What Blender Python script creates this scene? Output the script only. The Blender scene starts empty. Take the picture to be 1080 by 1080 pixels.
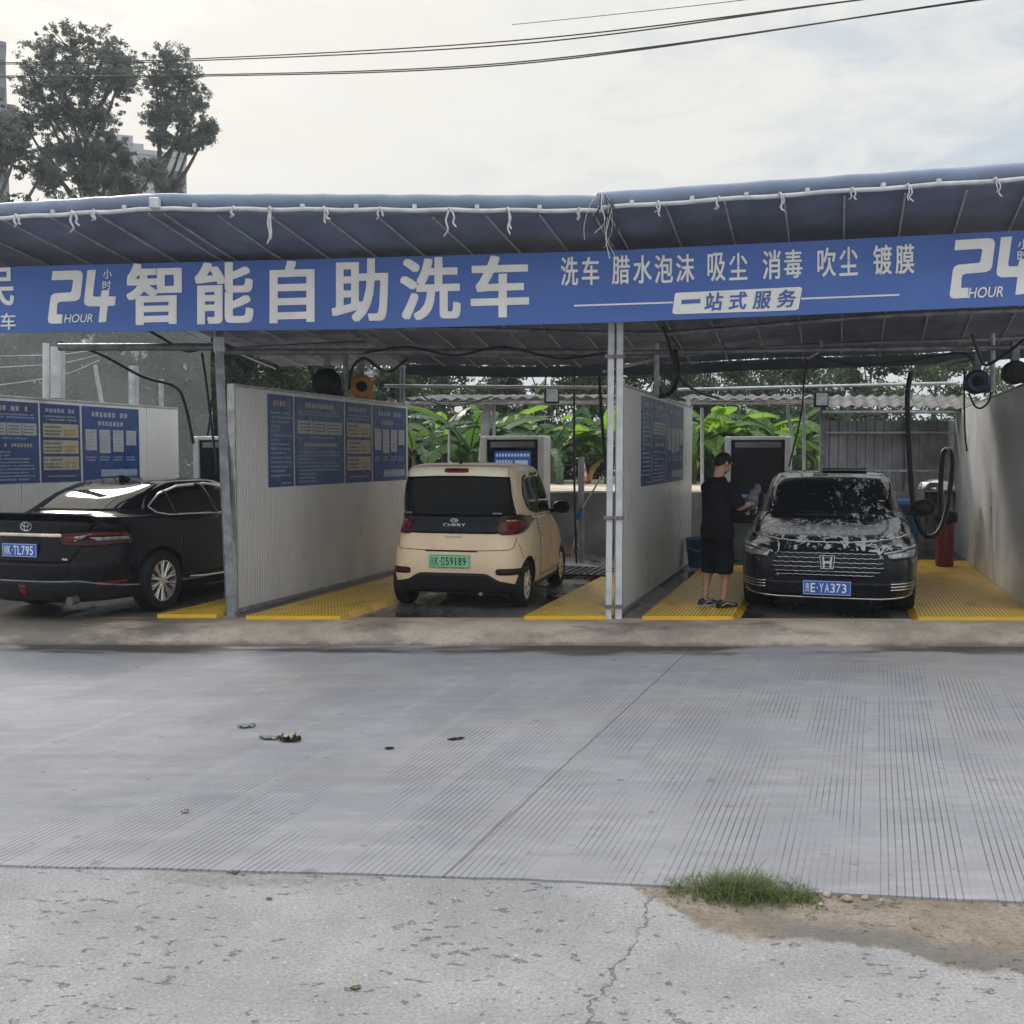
EXPO = 0.3
import bpy, bmesh, math, random
import numpy as np
from mathutils import Vector, Matrix, noise as mnoise
from mathutils.bvhtree import BVHTree

R = math.radians
C = bpy.context.scene.collection
S = bpy.context.scene
rng = random.Random(7)

# ------------------------------------------------------------------ camera
CAM_Z = 1.92
PITCH = R(3.18)
cam = bpy.data.cameras.new('camera')
cam.sensor_width = 36; cam.lens = 36
cam.clip_start = .05; cam.clip_end = 6000
co = bpy.data.objects.new('camera', cam); C.objects.link(co)
co.location = (0, 0, CAM_Z); co.rotation_euler = (R(90) - PITCH, 0, 0)
S.camera = co
cp, sp = math.cos(PITCH), math.sin(PITCH)

def at(px, py, Y):
    """point at distance Y seen at photo pixel (px, py)"""
    a, b = (px - 540) / 1080, (540 - py) / 1080
    t = Y / (b * sp + cp)
    return Vector((a * t, Y, CAM_Z + (b * cp - sp) * t))

def ground_at(px, py, z):
    a, b = (px - 540) / 1080, (540 - py) / 1080
    t = (z - CAM_Z) / (b * cp - sp)
    return Vector((a * t, (b * sp + cp) * t, z))

TH = R(17.7)                       # the bays run this much to the right of the view
U = Vector((math.sin(TH), math.cos(TH), 0)); V = Vector((math.cos(TH), -math.sin(TH), 0))

# ------------------------------------------------------------------ materials
def nt(m):
    m.use_nodes = True
    t = m.node_tree
    return t, t.nodes, t.links

class N:
    """small node helper"""
    def __init__(s, tree): s.t = tree
    def n(s, typ, **kw):
        nd = s.t.nodes.new(typ)
        for k, v in kw.items(): setattr(nd, k, v)
        return nd
    def put(s, sock, val):
        if hasattr(val, 'is_output') or hasattr(val, 'links'): s.t.links.new(val, sock)
        else: sock.default_value = val
    def math(s, op, a, b=0.0, c=None, clamp=False):
        nd = s.n('ShaderNodeMath', operation=op, use_clamp=clamp)
        s.put(nd.inputs[0], a); s.put(nd.inputs[1], b)
        if c is not None: s.put(nd.inputs[2], c)
        return nd.outputs[0]
    def noise(s, vec, scale, detail=4, rough=.55, dist=0.0):
        nd = s.n('ShaderNodeTexNoise')
        if vec is not None: s.t.links.new(vec, nd.inputs['Vector'])
        nd.inputs['Scale'].default_value = scale; nd.inputs['Detail'].default_value = detail
        nd.inputs['Roughness'].default_value = rough; nd.inputs['Distortion'].default_value = dist
        return nd.outputs['Fac']
    def step(s, val, lo, hi, a=0.0, b=1.0):
        nd = s.n('ShaderNodeMapRange', interpolation_type='SMOOTHSTEP')
        s.put(nd.inputs['Value'], val)
        s.put(nd.inputs['From Min'], lo); s.put(nd.inputs['From Max'], hi)
        s.put(nd.inputs['To Min'], a); s.put(nd.inputs['To Max'], b)
        return nd.outputs[0]
    def mix(s, f, a, b):
        nd = s.n('ShaderNodeMix', data_type='RGBA')
        s.put(nd.inputs[0], f)
        for i, v in ((6, a), (7, b)):
            if isinstance(v, (tuple, list)): nd.inputs[i].default_value = (*v[:3], 1)
            else: s.put(nd.inputs[i], v)
        return nd.outputs[2]
    def bump(s, h, strength=.3, dist=.01):
        nd = s.n('ShaderNodeBump'); s.put(nd.inputs['Height'], h)
        nd.inputs['Strength'].default_value = strength; nd.inputs['Distance'].default_value = dist
        return nd.outputs[0]
    def obj(s): return s.n('ShaderNodeTexCoord').outputs['Object']
    def xyz(s, vec):
        nd = s.n('ShaderNodeSeparateXYZ'); s.t.links.new(vec, nd.inputs[0]); return nd.outputs
    def scaled(s, vec, sc, rz=0.0, loc=(0, 0, 0)):
        nd = s.n('ShaderNodeMapping'); s.t.links.new(vec, nd.inputs[0])
        nd.inputs['Scale'].default_value = sc; nd.inputs['Rotation'].default_value = (0, 0, rz); nd.inputs['Location'].default_value = loc
        return nd.outputs[0]

def new_mat(name):
    m = bpy.data.materials.new(name); t, n, l = nt(m)
    return m, N(t), n['Principled BSDF']

def pm(name, col, rough=.5, metal=0.0, var=.18, scale=6.0, bump=0.0, bscale=60.0, spec=.5, coat=0.0, col2=None, rvar=.1, trans=0.0, emit=None):
    m, k, b = new_mat(name)
    v = k.obj()
    f = k.noise(v, scale, 5, .6)
    c2 = col2 if col2 else tuple(max(0, c * (1 - 1.6 * var)) for c in col)
    c1 = col if col2 else tuple(min(1, c * (1 + .5 * var)) for c in col)
    k.put(b.inputs['Base Color'], k.mix(k.step(f, .3, .7), c2, c1))
    k.put(b.inputs['Roughness'], k.step(k.noise(v, scale * 2.3, 3), .3, .7, max(.02, rough - rvar), min(1, rough + rvar)))
    b.inputs['Metallic'].default_value = metal
    b.inputs['Specular IOR Level'].default_value = spec
    b.inputs['Coat Weight'].default_value = coat; b.inputs['Coat Roughness'].default_value = .03
    if trans: b.inputs['Transmission Weight'].default_value = trans
    if bump: k.put(b.inputs['Normal'], k.bump(k.noise(v, bscale, 4), bump, .01))
    if emit:
        b.inputs['Emission Color'].default_value = (*emit[:3], 1); b.inputs['Emission Strength'].default_value = emit[3]
    return m

def leaf_mat(name, col, col2, tr=.45, scale=.9, rough=.5):
    m = bpy.data.materials.new(name); t, n, l = nt(m); k = N(t)
    b = n['Principled BSDF']; out = n['Material Output']
    v = k.obj()
    f = k.step(k.math('ADD', k.noise(v, scale, 3), k.math('MULTIPLY', k.noise(v, 14, 2), .5)), .5, 1.0)
    c = k.mix(f, col2, col)
    k.put(b.inputs['Base Color'], c); b.inputs['Roughness'].default_value = rough
    tl = k.n('ShaderNodeBsdfTranslucent'); k.put(tl.inputs[0], k.mix(.5, c, tuple(min(1, x * 2.2) for x in col)))
    mx = k.n('ShaderNodeMixShader'); mx.inputs[0].default_value = tr
    l.new(b.outputs[0], mx.inputs[1]); l.new(tl.outputs[0], mx.inputs[2]); l.new(mx.outputs[0], out.inputs[0])
    return m

# ------------------------------------------------------------------ meshes
class MB:
    def __init__(s): s.v = []; s.f = []; s.m = []
    def add(s, vs, fs, mi=0):
        o = len(s.v); s.v += [tuple(p) for p in vs]
        s.f += [tuple(i + o for i in f) for f in fs]; s.m += [mi] * len(fs)
        return s
    def box(s, x0, x1, y0, y1, z0, z1, mi=0, M=None):
        p = [Vector((x, y, z)) for z in (z0, z1) for y in (y0, y1) for x in (x0, x1)]
        if M is not None: p = [M @ q for q in p]
        return s.add(p, [(0, 2, 3, 1), (4, 5, 7, 6), (0, 1, 5, 4), (2, 6, 7, 3), (0, 4, 6, 2), (1, 3, 7, 5)], mi)
    def tube(s, pts, r, n=8, mi=0, cap=True, flat=1.0):
        pts = [Vector(p) for p in pts]
        rs = r if isinstance(r, (list, tuple)) else [r] * len(pts)
        t0 = (pts[1] - pts[0]).normalized()
        a = t0.orthogonal().normalized()
        vs = []
        for i, p in enumerate(pts):
            t = (pts[min(i + 1, len(pts) - 1)] - pts[max(i - 1, 0)]).normalized()
            a = (a - t * a.dot(t)).normalized(); b = t.cross(a)
            for k in range(n):
                w = 2 * math.pi * k / n
                vs.append(p + a * (rs[i] * math.cos(w)) + b * (rs[i] * math.sin(w) * flat))
        fs = [(i * n + k, i * n + (k + 1) % n, (i + 1) * n + (k + 1) % n, (i + 1) * n + k) for i in range(len(pts) - 1) for k in range(n)]
        if cap: fs += [tuple(range(n))[::-1], tuple(range((len(pts) - 1) * n, len(pts) * n))]
        return s.add(vs, fs, mi)
    def lathe(s, prof, n=24, mi=0, M=None, closed=False):
        """profile of (r, z) turned about z"""
        vs = [Vector((r * math.cos(2 * math.pi * k / n), r * math.sin(2 * math.pi * k / n), z)) for r, z in prof for k in range(n)]
        if M is not None: vs = [M @ q for q in vs]
        q = len(prof); rows = q if closed else q - 1
        fs = [(i * n + k, i * n + (k + 1) % n, ((i + 1) % q) * n + (k + 1) % n, ((i + 1) % q) * n + k) for i in range(rows) for k in range(n)]
        if not closed: fs += [tuple(range(n))[::-1], tuple(range((q - 1) * n, q * n))]
        return s.add(vs, fs, mi)
    def prism(s, poly, d0, d1, fn, mi=0):
        """2D polygon extruded between depths d0 and d1; fn(x, y, d) gives the 3D point"""
        n = len(poly)
        vs = [fn(x, y, d0) for x, y in poly] + [fn(x, y, d1) for x, y in poly]
        fs = [tuple(range(n)), tuple(range(n, 2 * n))[::-1]] + [(i, i + n, (i + 1) % n + n, (i + 1) % n) for i in range(n)]
        return s.add(vs, fs, mi)
    def grid(s, rows, mi=0, closed=False):
        n = len(rows[0]); vs = [p for r in rows for p in r]
        fs = [(i * n + k, i * n + (k + 1) % n, (i + 1) * n + (k + 1) % n, (i + 1) * n + k) for i in range(len(rows) - 1) for k in range(n if closed else n - 1)]
        return s.add(vs, fs, mi)
    def build(s, name, mats, parent=None, smooth=None, fix=True, bevel=0):
        me = bpy.data.meshes.new(name); me.from_pydata(s.v, [], s.f)
        for m in (mats if isinstance(mats, (list, tuple)) else [mats]): me.materials.append(m)
        me.polygons.foreach_set('material_index', s.m)
        if fix:
            bm = bmesh.new(); bm.from_mesh(me); bmesh.ops.recalc_face_normals(bm, faces=bm.faces[:]); bm.to_mesh(me); bm.free()
        if smooth is not None:
            me.polygons.foreach_set('use_smooth', [True] * len(me.polygons))
            me.set_sharp_from_angle(angle=R(smooth))
        o = bpy.data.objects.new(name, me); C.objects.link(o)
        if parent is not None: o.parent = parent
        if bevel:
            md = o.modifiers.new('bevel', 'BEVEL'); md.width = bevel; md.segments = 2; md.limit_method = 'ANGLE'
        return o

def np_mesh(name, v, q, mat, parent=None, smooth=False):
    me = bpy.data.meshes.new(name)
    me.vertices.add(len(v)); me.vertices.foreach_set('co', np.asarray(v, np.float32).ravel())
    k = q.shape[1]
    me.loops.add(q.size); me.loops.foreach_set('vertex_index', q.astype(np.int32).ravel())
    me.polygons.add(len(q)); me.polygons.foreach_set('loop_start', np.arange(0, q.size, k, dtype=np.int32))
    me.update(calc_edges=True); me.materials.append(mat)
    if smooth: me.polygons.foreach_set('use_smooth', [True] * len(q))
    o = bpy.data.objects.new(name, me); C.objects.link(o)
    if parent is not None: o.parent = parent
    return o

def tag(o, label, cat, group=None, kind=None):
    o['label'] = label; o['category'] = cat
    if group: o['group'] = group
    if kind: o['kind'] = kind
    return o
def thing(name, label, cat, loc=(0, 0, 0), rz=0.0, group=None):
    o = bpy.data.objects.new(name, None); C.objects.link(o); o.empty_display_size = .2
    o.location = loc; o.rotation_euler = (0, 0, rz)
    return tag(o, label, cat, group)
def struct(o): o['kind'] = 'structure'; return o
def stuff(o, label, cat): return tag(o, label, cat, None, 'stuff')
def copy_tree(o, label=None, loc=None, rz=None, parent=None):
    c = o.copy(); C.objects.link(c)
    if parent is not None: c.parent = parent
    for ch in list(o.children): copy_tree(ch, parent=c)
    if label: c['label'] = label
    if loc is not None: c.location = loc
    if rz is not None: c.rotation_euler = (0, 0, rz)
    return c

def spline(pts, n=8):
    """Catmull-Rom through the points"""
    p = [Vector(q) for q in pts]; p = [p[0] * 2 - p[1]] + p + [p[-1] * 2 - p[-2]]
    out = []
    for i in range(1, len(p) - 2):
        for k in range(n):
            t = k / n
            out.append(.5 * ((2 * p[i]) + (p[i + 1] - p[i - 1]) * t + (2 * p[i - 1] - 5 * p[i] + 4 * p[i + 1] - p[i + 2]) * t * t + (3 * p[i] - p[i - 1] - 3 * p[i + 1] + p[i + 2]) * t ** 3))
    return out + [p[-2]]

_txt = {}
def glyphs(body, off=0.0, shear=0.0):
    """flat mesh of a string in the built-in font, as (verts xy, faces), normalised to its bounding box"""
    key = (body, off, shear)
    if key in _txt: return _txt[key]
    c = bpy.data.curves.new('text', 'FONT'); c.body = body; c.offset = off; c.shear = shear; c.resolution_u = 4
    o = bpy.data.objects.new('text', c); C.objects.link(o)
    dg = bpy.context.evaluated_depsgraph_get(); dg.update()
    me = bpy.data.meshes.new_from_object(o.evaluated_get(dg), depsgraph=dg)
    vs = [(v.co.x, v.co.y) for v in me.vertices]; fs = [tuple(p.vertices) for p in me.polygons]
    bpy.data.objects.remove(o); bpy.data.meshes.remove(me)
    x0 = min(v[0] for v in vs); x1 = max(v[0] for v in vs); y0 = min(v[1] for v in vs); y1 = max(v[1] for v in vs)
    vs = [((x - x0) / (x1 - x0), (y - y0) / (y1 - y0)) for x, y in vs]
    _txt[key] = (vs, fs, (x1 - x0) / (y1 - y0))
    return _txt[key]
def put_text(mb, body, fn, off=0.0, shear=0.0, mi=0):
    """fn(u, v) places the unit box of the string"""
    vs, fs, _ = glyphs(body, off, shear)
    mb.add([fn(x, y) for x, y in vs], fs, mi)
# ------------------------------------------------------------------ world, sun
w = bpy.data.worlds.new('World'); S.world = w; w.use_nodes = True
k = N(w.node_tree); bg = w.node_tree.nodes['Background']
SUN_EL, SUN_AZ = R(34), R(-28)          # azimuth from +Y, to the left
sky = k.n('ShaderNodeTexSky', sky_type='NISHITA'); sky.sun_disc = False
sky.sun_elevation = SUN_EL; sky.sun_rotation = SUN_AZ % (2 * math.pi); sky.dust_density = 3.0; sky.air_density = 1.2
tc = k.n('ShaderNodeTexCoord').outputs['Generated']
xyz = k.xyz(tc)
cl = k.noise(k.scaled(tc, (1, 1, 2.2)), 2.6, 8, .58, .4)
cl2 = k.noise(k.scaled(tc, (1, 1, 3.0)), 9.0, 6, .6, .6)
sun_v = (math.sin(SUN_AZ) * math.cos(SUN_EL), math.cos(SUN_AZ) * math.cos(SUN_EL), math.sin(SUN_EL))
dp = k.n('ShaderNodeVectorMath', operation='DOT_PRODUCT'); w.node_tree.links.new(tc, dp.inputs[0]); dp.inputs[1].default_value = sun_v
glow = k.step(dp.outputs['Value'], .62, .98)
f = k.step(k.math('ADD', k.math('MULTIPLY', cl, .6), k.math('MULTIPLY', cl2, .4)), .40, .58)
base = k.mix(f, (4.7, 5.35, 5.9), (7.2, 7.15, 6.85))
base = k.mix(k.math('MULTIPLY', glow, .75), base, (8.0, 7.6, 6.8))
zen = k.step(xyz[2], .36, .85, 1.0, 2.5)
cloud = k.mix(k.step(f, 0, 1, .90, .97), sky.outputs[0], base)
vm = k.n('ShaderNodeVectorMath', operation='SCALE'); w.node_tree.links.new(cloud, vm.inputs[0]); k.put(vm.inputs['Scale'], zen); cloud = vm.outputs[0]
k.put(bg.inputs['Color'], cloud); bg.inputs['Strength'].default_value = .1
sl = bpy.data.lights.new('sun', 'SUN'); sl.energy = 1.6; sl.angle = R(12); sl.color = (1, .95, .87)
so = bpy.data.objects.new('sun', sl); C.objects.link(so); so.location = (-20, 30, 40)
so.rotation_euler = Vector(sun_v).to_track_quat('Z', 'Y').to_euler()
S.view_settings.view_transform = 'Standard'; S.view_settings.look = 'None'; S.view_settings.exposure = EXPO; S.view_settings.gamma = 1
S.view_settings.use_curve_mapping = False
S.cycles.max_bounces = 8; S.cycles.transparent_max_bounces = 12; S.cycles.caustics_reflective = False; S.cycles.caustics_refractive = False
S.cycles.volume_bounces = 0

# ------------------------------------------------------------------ ground materials
GA = R(19.6)                               # the grooves in the slab
def road_mat():
    m, k, b = new_mat('grooved_concrete')
    v = k.obj(); x, y, z = k.xyz(v)
    wob = k.math('MULTIPLY', k.math('SUBTRACT', k.noise(v, .5, 1), .5), .03)
    a = k.math('ADD', k.math('SUBTRACT', k.math('MULTIPLY', x, math.cos(GA)), k.math('MULTIPLY', y, math.sin(GA))), wob)
    g = k.math('ABSOLUTE', k.math('SUBTRACT', k.math('FRACT', k.math('DIVIDE', a, .034)), .5))
    line = k.step(g, .045, .11, 1, 0)
    band = k.math('ABSOLUTE', k.math('SUBTRACT', k.math('FRACT', k.math('DIVIDE', a, .47)), .5))
    band = k.step(k.math('ADD', band, k.math('MULTIPLY', k.math('SUBTRACT', k.noise(v, 1.7, 4), .5), .2)), .38, .44, 1, .15)
    worn = k.step(k.noise(k.scaled(v, (1, .45, 1), GA), 1.1, 6, .65), .36, .62, .0, 1)
    far = k.step(y, 8.4, 9.5, 1, .35)
    groove = k.math('MULTIPLY', k.math('MULTIPLY', line, band), k.math('MULTIPLY', worn, far))
    # scuffs
    scuff = k.noise(k.scaled(v, (.8, 3.2, 1), R(-10)), 3.2, 7, .7)
    # slab joint
    jx = k.math('SUBTRACT', k.math('SUBTRACT', k.math('MULTIPLY', x, math.cos(R(20.8))), k.math('MULTIPLY', y, math.sin(R(20.8)))), -1.905)
    joint = k.step(k.math('ABSOLUTE', k.math('ADD', jx, k.math('MULTIPLY', k.math('SUBTRACT', k.noise(v, 3, 4), .5), .03))), .003, .011, 1, 0)
    col = k.mix(k.step(k.noise(v, .55, 6, .62), .32, .68), (.26, .258, .285), (.35, .346, .372))
    col = k.mix(k.math('MULTIPLY', k.step(k.noise(k.scaled(v, (.35, 1.2, 1), R(-6)), 1.6, 7, .7), .48, .66), .45), col, (.19, .192, .205))
    col = k.mix(k.math('MULTIPLY', k.step(k.noise(k.scaled(v, (.5, 1.6, 1), R(10), (3, 7, 0)), 2.1, 6, .7), .5, .7), .35), col, (.44, .435, .43))
    tan = k.step(k.noise(k.scaled(v, (.5, 1.4, 1), R(-12), (1, 4, 0)), .9, 6, .65), .5, .68)
    col = k.mix(k.math('MULTIPLY', tan, .35), col, (.36, .315, .27))
    col = k.mix(k.step(scuff, .42, .66, 0, .38), col, (.235, .232, .25))
    col = k.mix(k.step(scuff, .30, .42, .30, 0), col, (.44, .44, .46))
    red = k.math('MULTIPLY', k.step(x, 2.6, 4.4), k.step(k.noise(v, 1.1, 5), .42, .62))
    col = k.mix(k.math('MULTIPLY', red, .45), col, (.40, .31, .24))
    col = k.mix(k.math('MULTIPLY', groove, .85), col, (.085, .085, .09))
    col = k.mix(k.math('MULTIPLY', joint, .6), col, (.09, .09, .09))
    spot = k.step(k.noise(v, 9, 2, .4), .70, .74)
    col = k.mix(k.math('MULTIPLY', spot, .5), col, (.14, .14, .14))
    grit = k.noise(v, 160, 3)
    col = k.mix(k.step(grit, .35, .65, .0, .22), col, (.16, .16, .165))
    # wet dirt along the kerb
    wet = k.math('MULTIPLY', k.step(k.math('ADD', y, k.math('MULTIPLY', k.noise(k.scaled(v, (.8, 2, 1)), 1.3, 5), .9)), 10.12, 10.34), k.step(k.noise(k.scaled(v, (.35, 1, 1)), 1.4, 4), .40, .50))
    col = k.mix(k.math('MULTIPLY', wet, .92), col, (.045, .04, .036))
    k.put(b.inputs['Base Color'], col)
    k.put(b.inputs['Roughness'], k.mix(wet, (.78, .78, .78), (.5, .5, .5)))
    b.inputs['Specular IOR Level'].default_value = .35
    h = k.math('ADD', k.math('MULTIPLY', groove, -1.0), k.math('MULTIPLY', grit, .25))
    h = k.math('SUBTRACT', h, k.math('MULTIPLY', joint, 1.0))
    k.put(b.inputs['Normal'], k.bump(h, .5, .006))
    return m

def forecourt_mat():
    m, k, b = new_mat('rough_concrete')
    v = k.obj(); x, y, z = k.xyz(v)
    n1 = k.noise(v, 1.3, 7, .65); grain = k.noise(v, 70, 5, .7); peb = k.noise(v, 26, 4, .6)
    col = k.mix(k.step(n1, .32, .68), (.325, .322, .33), (.445, .438, .445))
    col = k.mix(k.step(grain, .42, .62, 0, .5), col, (.19, .188, .186))
    col = k.mix(k.step(k.noise(v, 5.5, 6, .7), .5, .7, 0, .35), col, (.26, .256, .25))
    pit = k.step(k.math('ADD', k.math('MULTIPLY', k.noise(k.scaled(v, (1, 1.6, 1), R(20)), 13, 4, .6), .8), k.math('MULTIPLY', k.noise(v, 1.7, 3), .25)), .62, .68)
    col = k.mix(k.math('MULTIPLY', pit, .36), col, (.19, .185, .18))
    pale = k.step(k.noise(v, 34, 2, .4), .66, .74)
    col = k.mix(k.math('MULTIPLY', pale, .5), col, (.62, .61, .60))
    # crack
    cr = k.math('SUBTRACT', x, k.math('ADD', k.math('MULTIPLY', y, .38), k.math('MULTIPLY', k.math('SUBTRACT', k.noise(v, 5, 6, .7), .5), .22)))
    cr = k.math('MULTIPLY', k.step(k.math('ABSOLUTE', k.math('ADD', cr, 1.03)), .001, .005, 1, 0), k.step(y, 4.3, 4.4, 1, 0))
    cr = k.math('MULTIPLY', cr, k.step(k.noise(v, 6, 3), .38, .5))
    col = k.mix(k.math('MULTIPLY', cr, .2), col, (.12, .115, .11))
    # earth over the concrete, by the slab edge
    fc = k.n('ShaderNodeFloatCurve')
    k.put(fc.inputs['Value'], k.math('DIVIDE', x, 4.0))
    cv = fc.mapping.curves[0]
    pts = [(.0, 1.0), (.10, .93), (.16, .74), (.22, .48), (.35, .40), (.46, .22), (1.0, .05)]
    cv.points[0].location = pts[0]; cv.points[1].location = pts[-1]
    for p in pts[1:-1]: cv.points.new(*p)
    fc.mapping.update()
    bound = k.math('ADD', 3.38, k.math('MULTIPLY', fc.outputs[0], 1.26))
    edge = k.math('ADD', k.math('SUBTRACT', y, bound), k.math('MULTIPLY', k.math('SUBTRACT', k.noise(v, 4.5, 7, .7), .5), .34))
    earth = k.step(edge, -.02, .05)
    ecol = k.mix(k.step(k.noise(v, 2.6, 6, .65), .35, .65), (.22, .175, .135), (.36, .30, .245))
    ecol = k.mix(k.step(k.noise(v, 40, 5, .75), .45, .65, 0, .75), ecol, (.15, .125, .10))
    dark = k.math('MULTIPLY', k.step(edge, .0, .04), k.step(edge, .14, .30, 1, 0))
    dark = k.math('MULTIPLY', dark, k.step(x, .9, 1.2))
    ecol = k.mix(k.math('MULTIPLY', dark, .75), ecol, (.15, .145, .14))
    col = k.mix(earth, col, ecol)
    dx = k.math('DIVIDE', k.math('ADD', x, 1.15), .62); dy = k.math('DIVIDE', k.math('SUBTRACT', y, 4.60), .16)
    e2 = k.math('ADD', k.math('ADD', k.math('MULTIPLY', dx, dx), k.math('MULTIPLY', dy, dy)), k.math('MULTIPLY', k.math('SUBTRACT', k.noise(v, 6, 7, .7), .5), 2.4))
    e2 = k.step(e2, .55, .95, 1, 0)
    col = k.mix(k.math('MULTIPLY', e2, k.step(k.noise(v, 22, 4, .7), .35, .65, .15, .75)), col, (.25, .225, .205))
    k.put(b.inputs['Base Color'], col); b.inputs['Roughness'].default_value = .85; b.inputs['Specular IOR Level'].default_value = .3
    h = k.math('ADD', k.math('MULTIPLY', grain, .5), k.math('SUBTRACT', peb, k.math('MULTIPLY', pit, 1.0)))
    h = k.math('SUBTRACT', h, k.math('MULTIPLY', cr, 1.5))
    k.put(b.inputs['Normal'], k.bump(h, 1.0, .022))
    return m

def wet_floor_mat():
    m, k, b = new_mat('wet_concrete')
    v = k.obj()
    n1 = k.noise(k.scaled(v, (1.4, .5, 1), TH), 1.2, 6, .62); n2 = k.noise(v, 5, 6, .65)
    col = k.mix(k.step(n1, .3, .7), (.03, .026, .023), (.12, .105, .092))
    col = k.mix(k.step(n2, .58, .78, 0, .4), col, (.2, .18, .16))
    foam = k.step(k.noise(v, 11, 6, .7), .66, .72)
    col = k.mix(k.math('MULTIPLY', foam, .35), col, (.6, .6, .6))
    k.put(b.inputs['Base Color'], col)
    k.put(b.inputs['Roughness'], k.step(n1, .40, .60, .06, .55))
    k.put(b.inputs['Normal'], k.bump(k.math('ADD', n2, k.math('MULTIPLY', k.noise(v, 60, 3), .3)), .12, .01))
    return m

def kerb_mat():
    m, k, b = new_mat('kerb_concrete')
    v = k.obj(); x, y, z = k.xyz(v)
    n1 = k.noise(k.scaled(v, (.6, 1, 1)), 2.2, 7, .65); g = k.noise(v, 60, 5, .7)
    col = k.mix(k.step(n1, .3, .7), (.28, .225, .18), (.52, .44, .365))
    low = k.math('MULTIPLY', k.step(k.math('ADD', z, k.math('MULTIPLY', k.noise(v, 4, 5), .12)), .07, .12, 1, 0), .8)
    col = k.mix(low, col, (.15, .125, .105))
    stain = k.step(k.math('ADD', k.noise(k.scaled(v, (.35, 1, 1), 0, (5, 0, 0)), 1.3, 6, .7), k.step(x, -3.4, -2.2, .14, 0)), .52, .66)
    col = k.mix(k.math('MULTIPLY', stain, .8), col, (.10, .085, .07))
    col = k.mix(k.step(g, .45, .65, 0, .35), col, (.14, .12, .10))
    k.put(b.inputs['Base Color'], col)
    k.put(b.inputs['Roughness'], k.step(stain, 0, 1, .85, .3))
    k.put(b.inputs['Normal'], k.bump(k.math('ADD', n1, k.math('MULTIPLY', g, .6)), .6, .02))
    return m

M_road = road_mat(); M_fore = forecourt_mat(); M_wet = wet_floor_mat(); M_kerb = kerb_mat()
M_earth = pm('earth', (.33, .28, .22), .9, var=.3, scale=.5, bump=.5, bscale=8, col2=(.16, .15, .09))
M_sand = pm('sand', (.62, .54, .45), .9, var=.2, scale=.8, bump=.4, bscale=20, col2=(.45, .38, .30))

def sheet(name, outline, z, mat, nx=1):
    mb = MB(); mb.add([(x, y, z) for x, y in outline], [tuple(range(len(outline)))])
    return struct(mb.build(name, mat))

# the ground to the horizon, then the sheets on it
sheet('ground', [(-300, -60), (300, -60), (300, 400), (-300, 400)], -.03, M_earth)
EK = [ground_at(px_, r_, .01) for px_, r_ in ((-900, 894), (-300, 906), (0, 912), (270, 918), (540, 926), (800, 938), (1080, 951), (1500, 972), (2200, 1010))]
def ek(x):
    for a, b in zip(EK, EK[1:]):
        if x <= b.x or b is EK[-1]: return a.y + (b.y - a.y) * (x - a.x) / (b.x - a.x)
edge = lambda x: ek(max(-9, min(9, x))) + .010 * mnoise.noise(Vector((x * 2.1, 3, 0))) + .008 * mnoise.noise(Vector((x * 9, 1, 0)))
xs = [-40, -12, -6] + [-4 + .05 * i for i in range(161)] + [6, 12, 40]
mb = MB()
top = [(x, edge(x), .010) for x in xs]; bot = [(x, edge(x) - .004, -.02) for x in xs]; far_ = [(x, 10.45, .010) for x in xs]
mb.grid([bot, top, far_]); struct(mb.build('road', M_road))
sheet('forecourt', [(-40, -25), (40, -25), (40, 5.4), (-40, 5.4)], .0, M_fore)
# kerb : rounded concrete ramp
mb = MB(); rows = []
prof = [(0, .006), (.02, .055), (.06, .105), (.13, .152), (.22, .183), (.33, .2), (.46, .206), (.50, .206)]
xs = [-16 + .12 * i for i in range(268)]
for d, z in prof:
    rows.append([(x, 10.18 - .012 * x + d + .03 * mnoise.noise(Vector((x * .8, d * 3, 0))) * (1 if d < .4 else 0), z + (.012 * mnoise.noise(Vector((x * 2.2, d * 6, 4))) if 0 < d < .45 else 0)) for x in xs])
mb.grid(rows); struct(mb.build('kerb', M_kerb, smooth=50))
sheet('wash_bay_floor', [(-16, 10.72 + .19), (16, 10.72 - .24), (16, 19.0), (-16, 19.0)], .2, M_wet)
sheet('floor_edge_strip', [(-16, 10.60 + .19), (16, 10.60 - .19), (16, 10.75 - .24), (-16, 10.75 + .22)], .2045, M_kerb)
# raised ground behind the retaining wall
mb = MB(); rows = []
for Y in (18.05, 19, 21, 24, 28, 36, 60):
    rows.append([(x, Y, 1.22 + .05 * mnoise.noise(Vector((x * .6, Y * .6, 0))) + max(0, Y - 26) * .012) for x in range(-45, 46, 1)])
mb.grid(rows); struct(mb.build('terrain', M_earth, smooth=60))
mb = MB(); rows = []
for Y in (18.2, 19.5, 21.0, 22.4):
    rows.append([(x, Y + .3 * mnoise.noise(Vector((x * .4, Y, 2))), 1.275 + .03 * mnoise.noise(Vector((x * .6, Y * .6, 0)))) for x in [-20 + .5 * i for i in range(81)]])
mb.grid(rows); struct(mb.build('sandy_path', M_sand, smooth=60))
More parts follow.
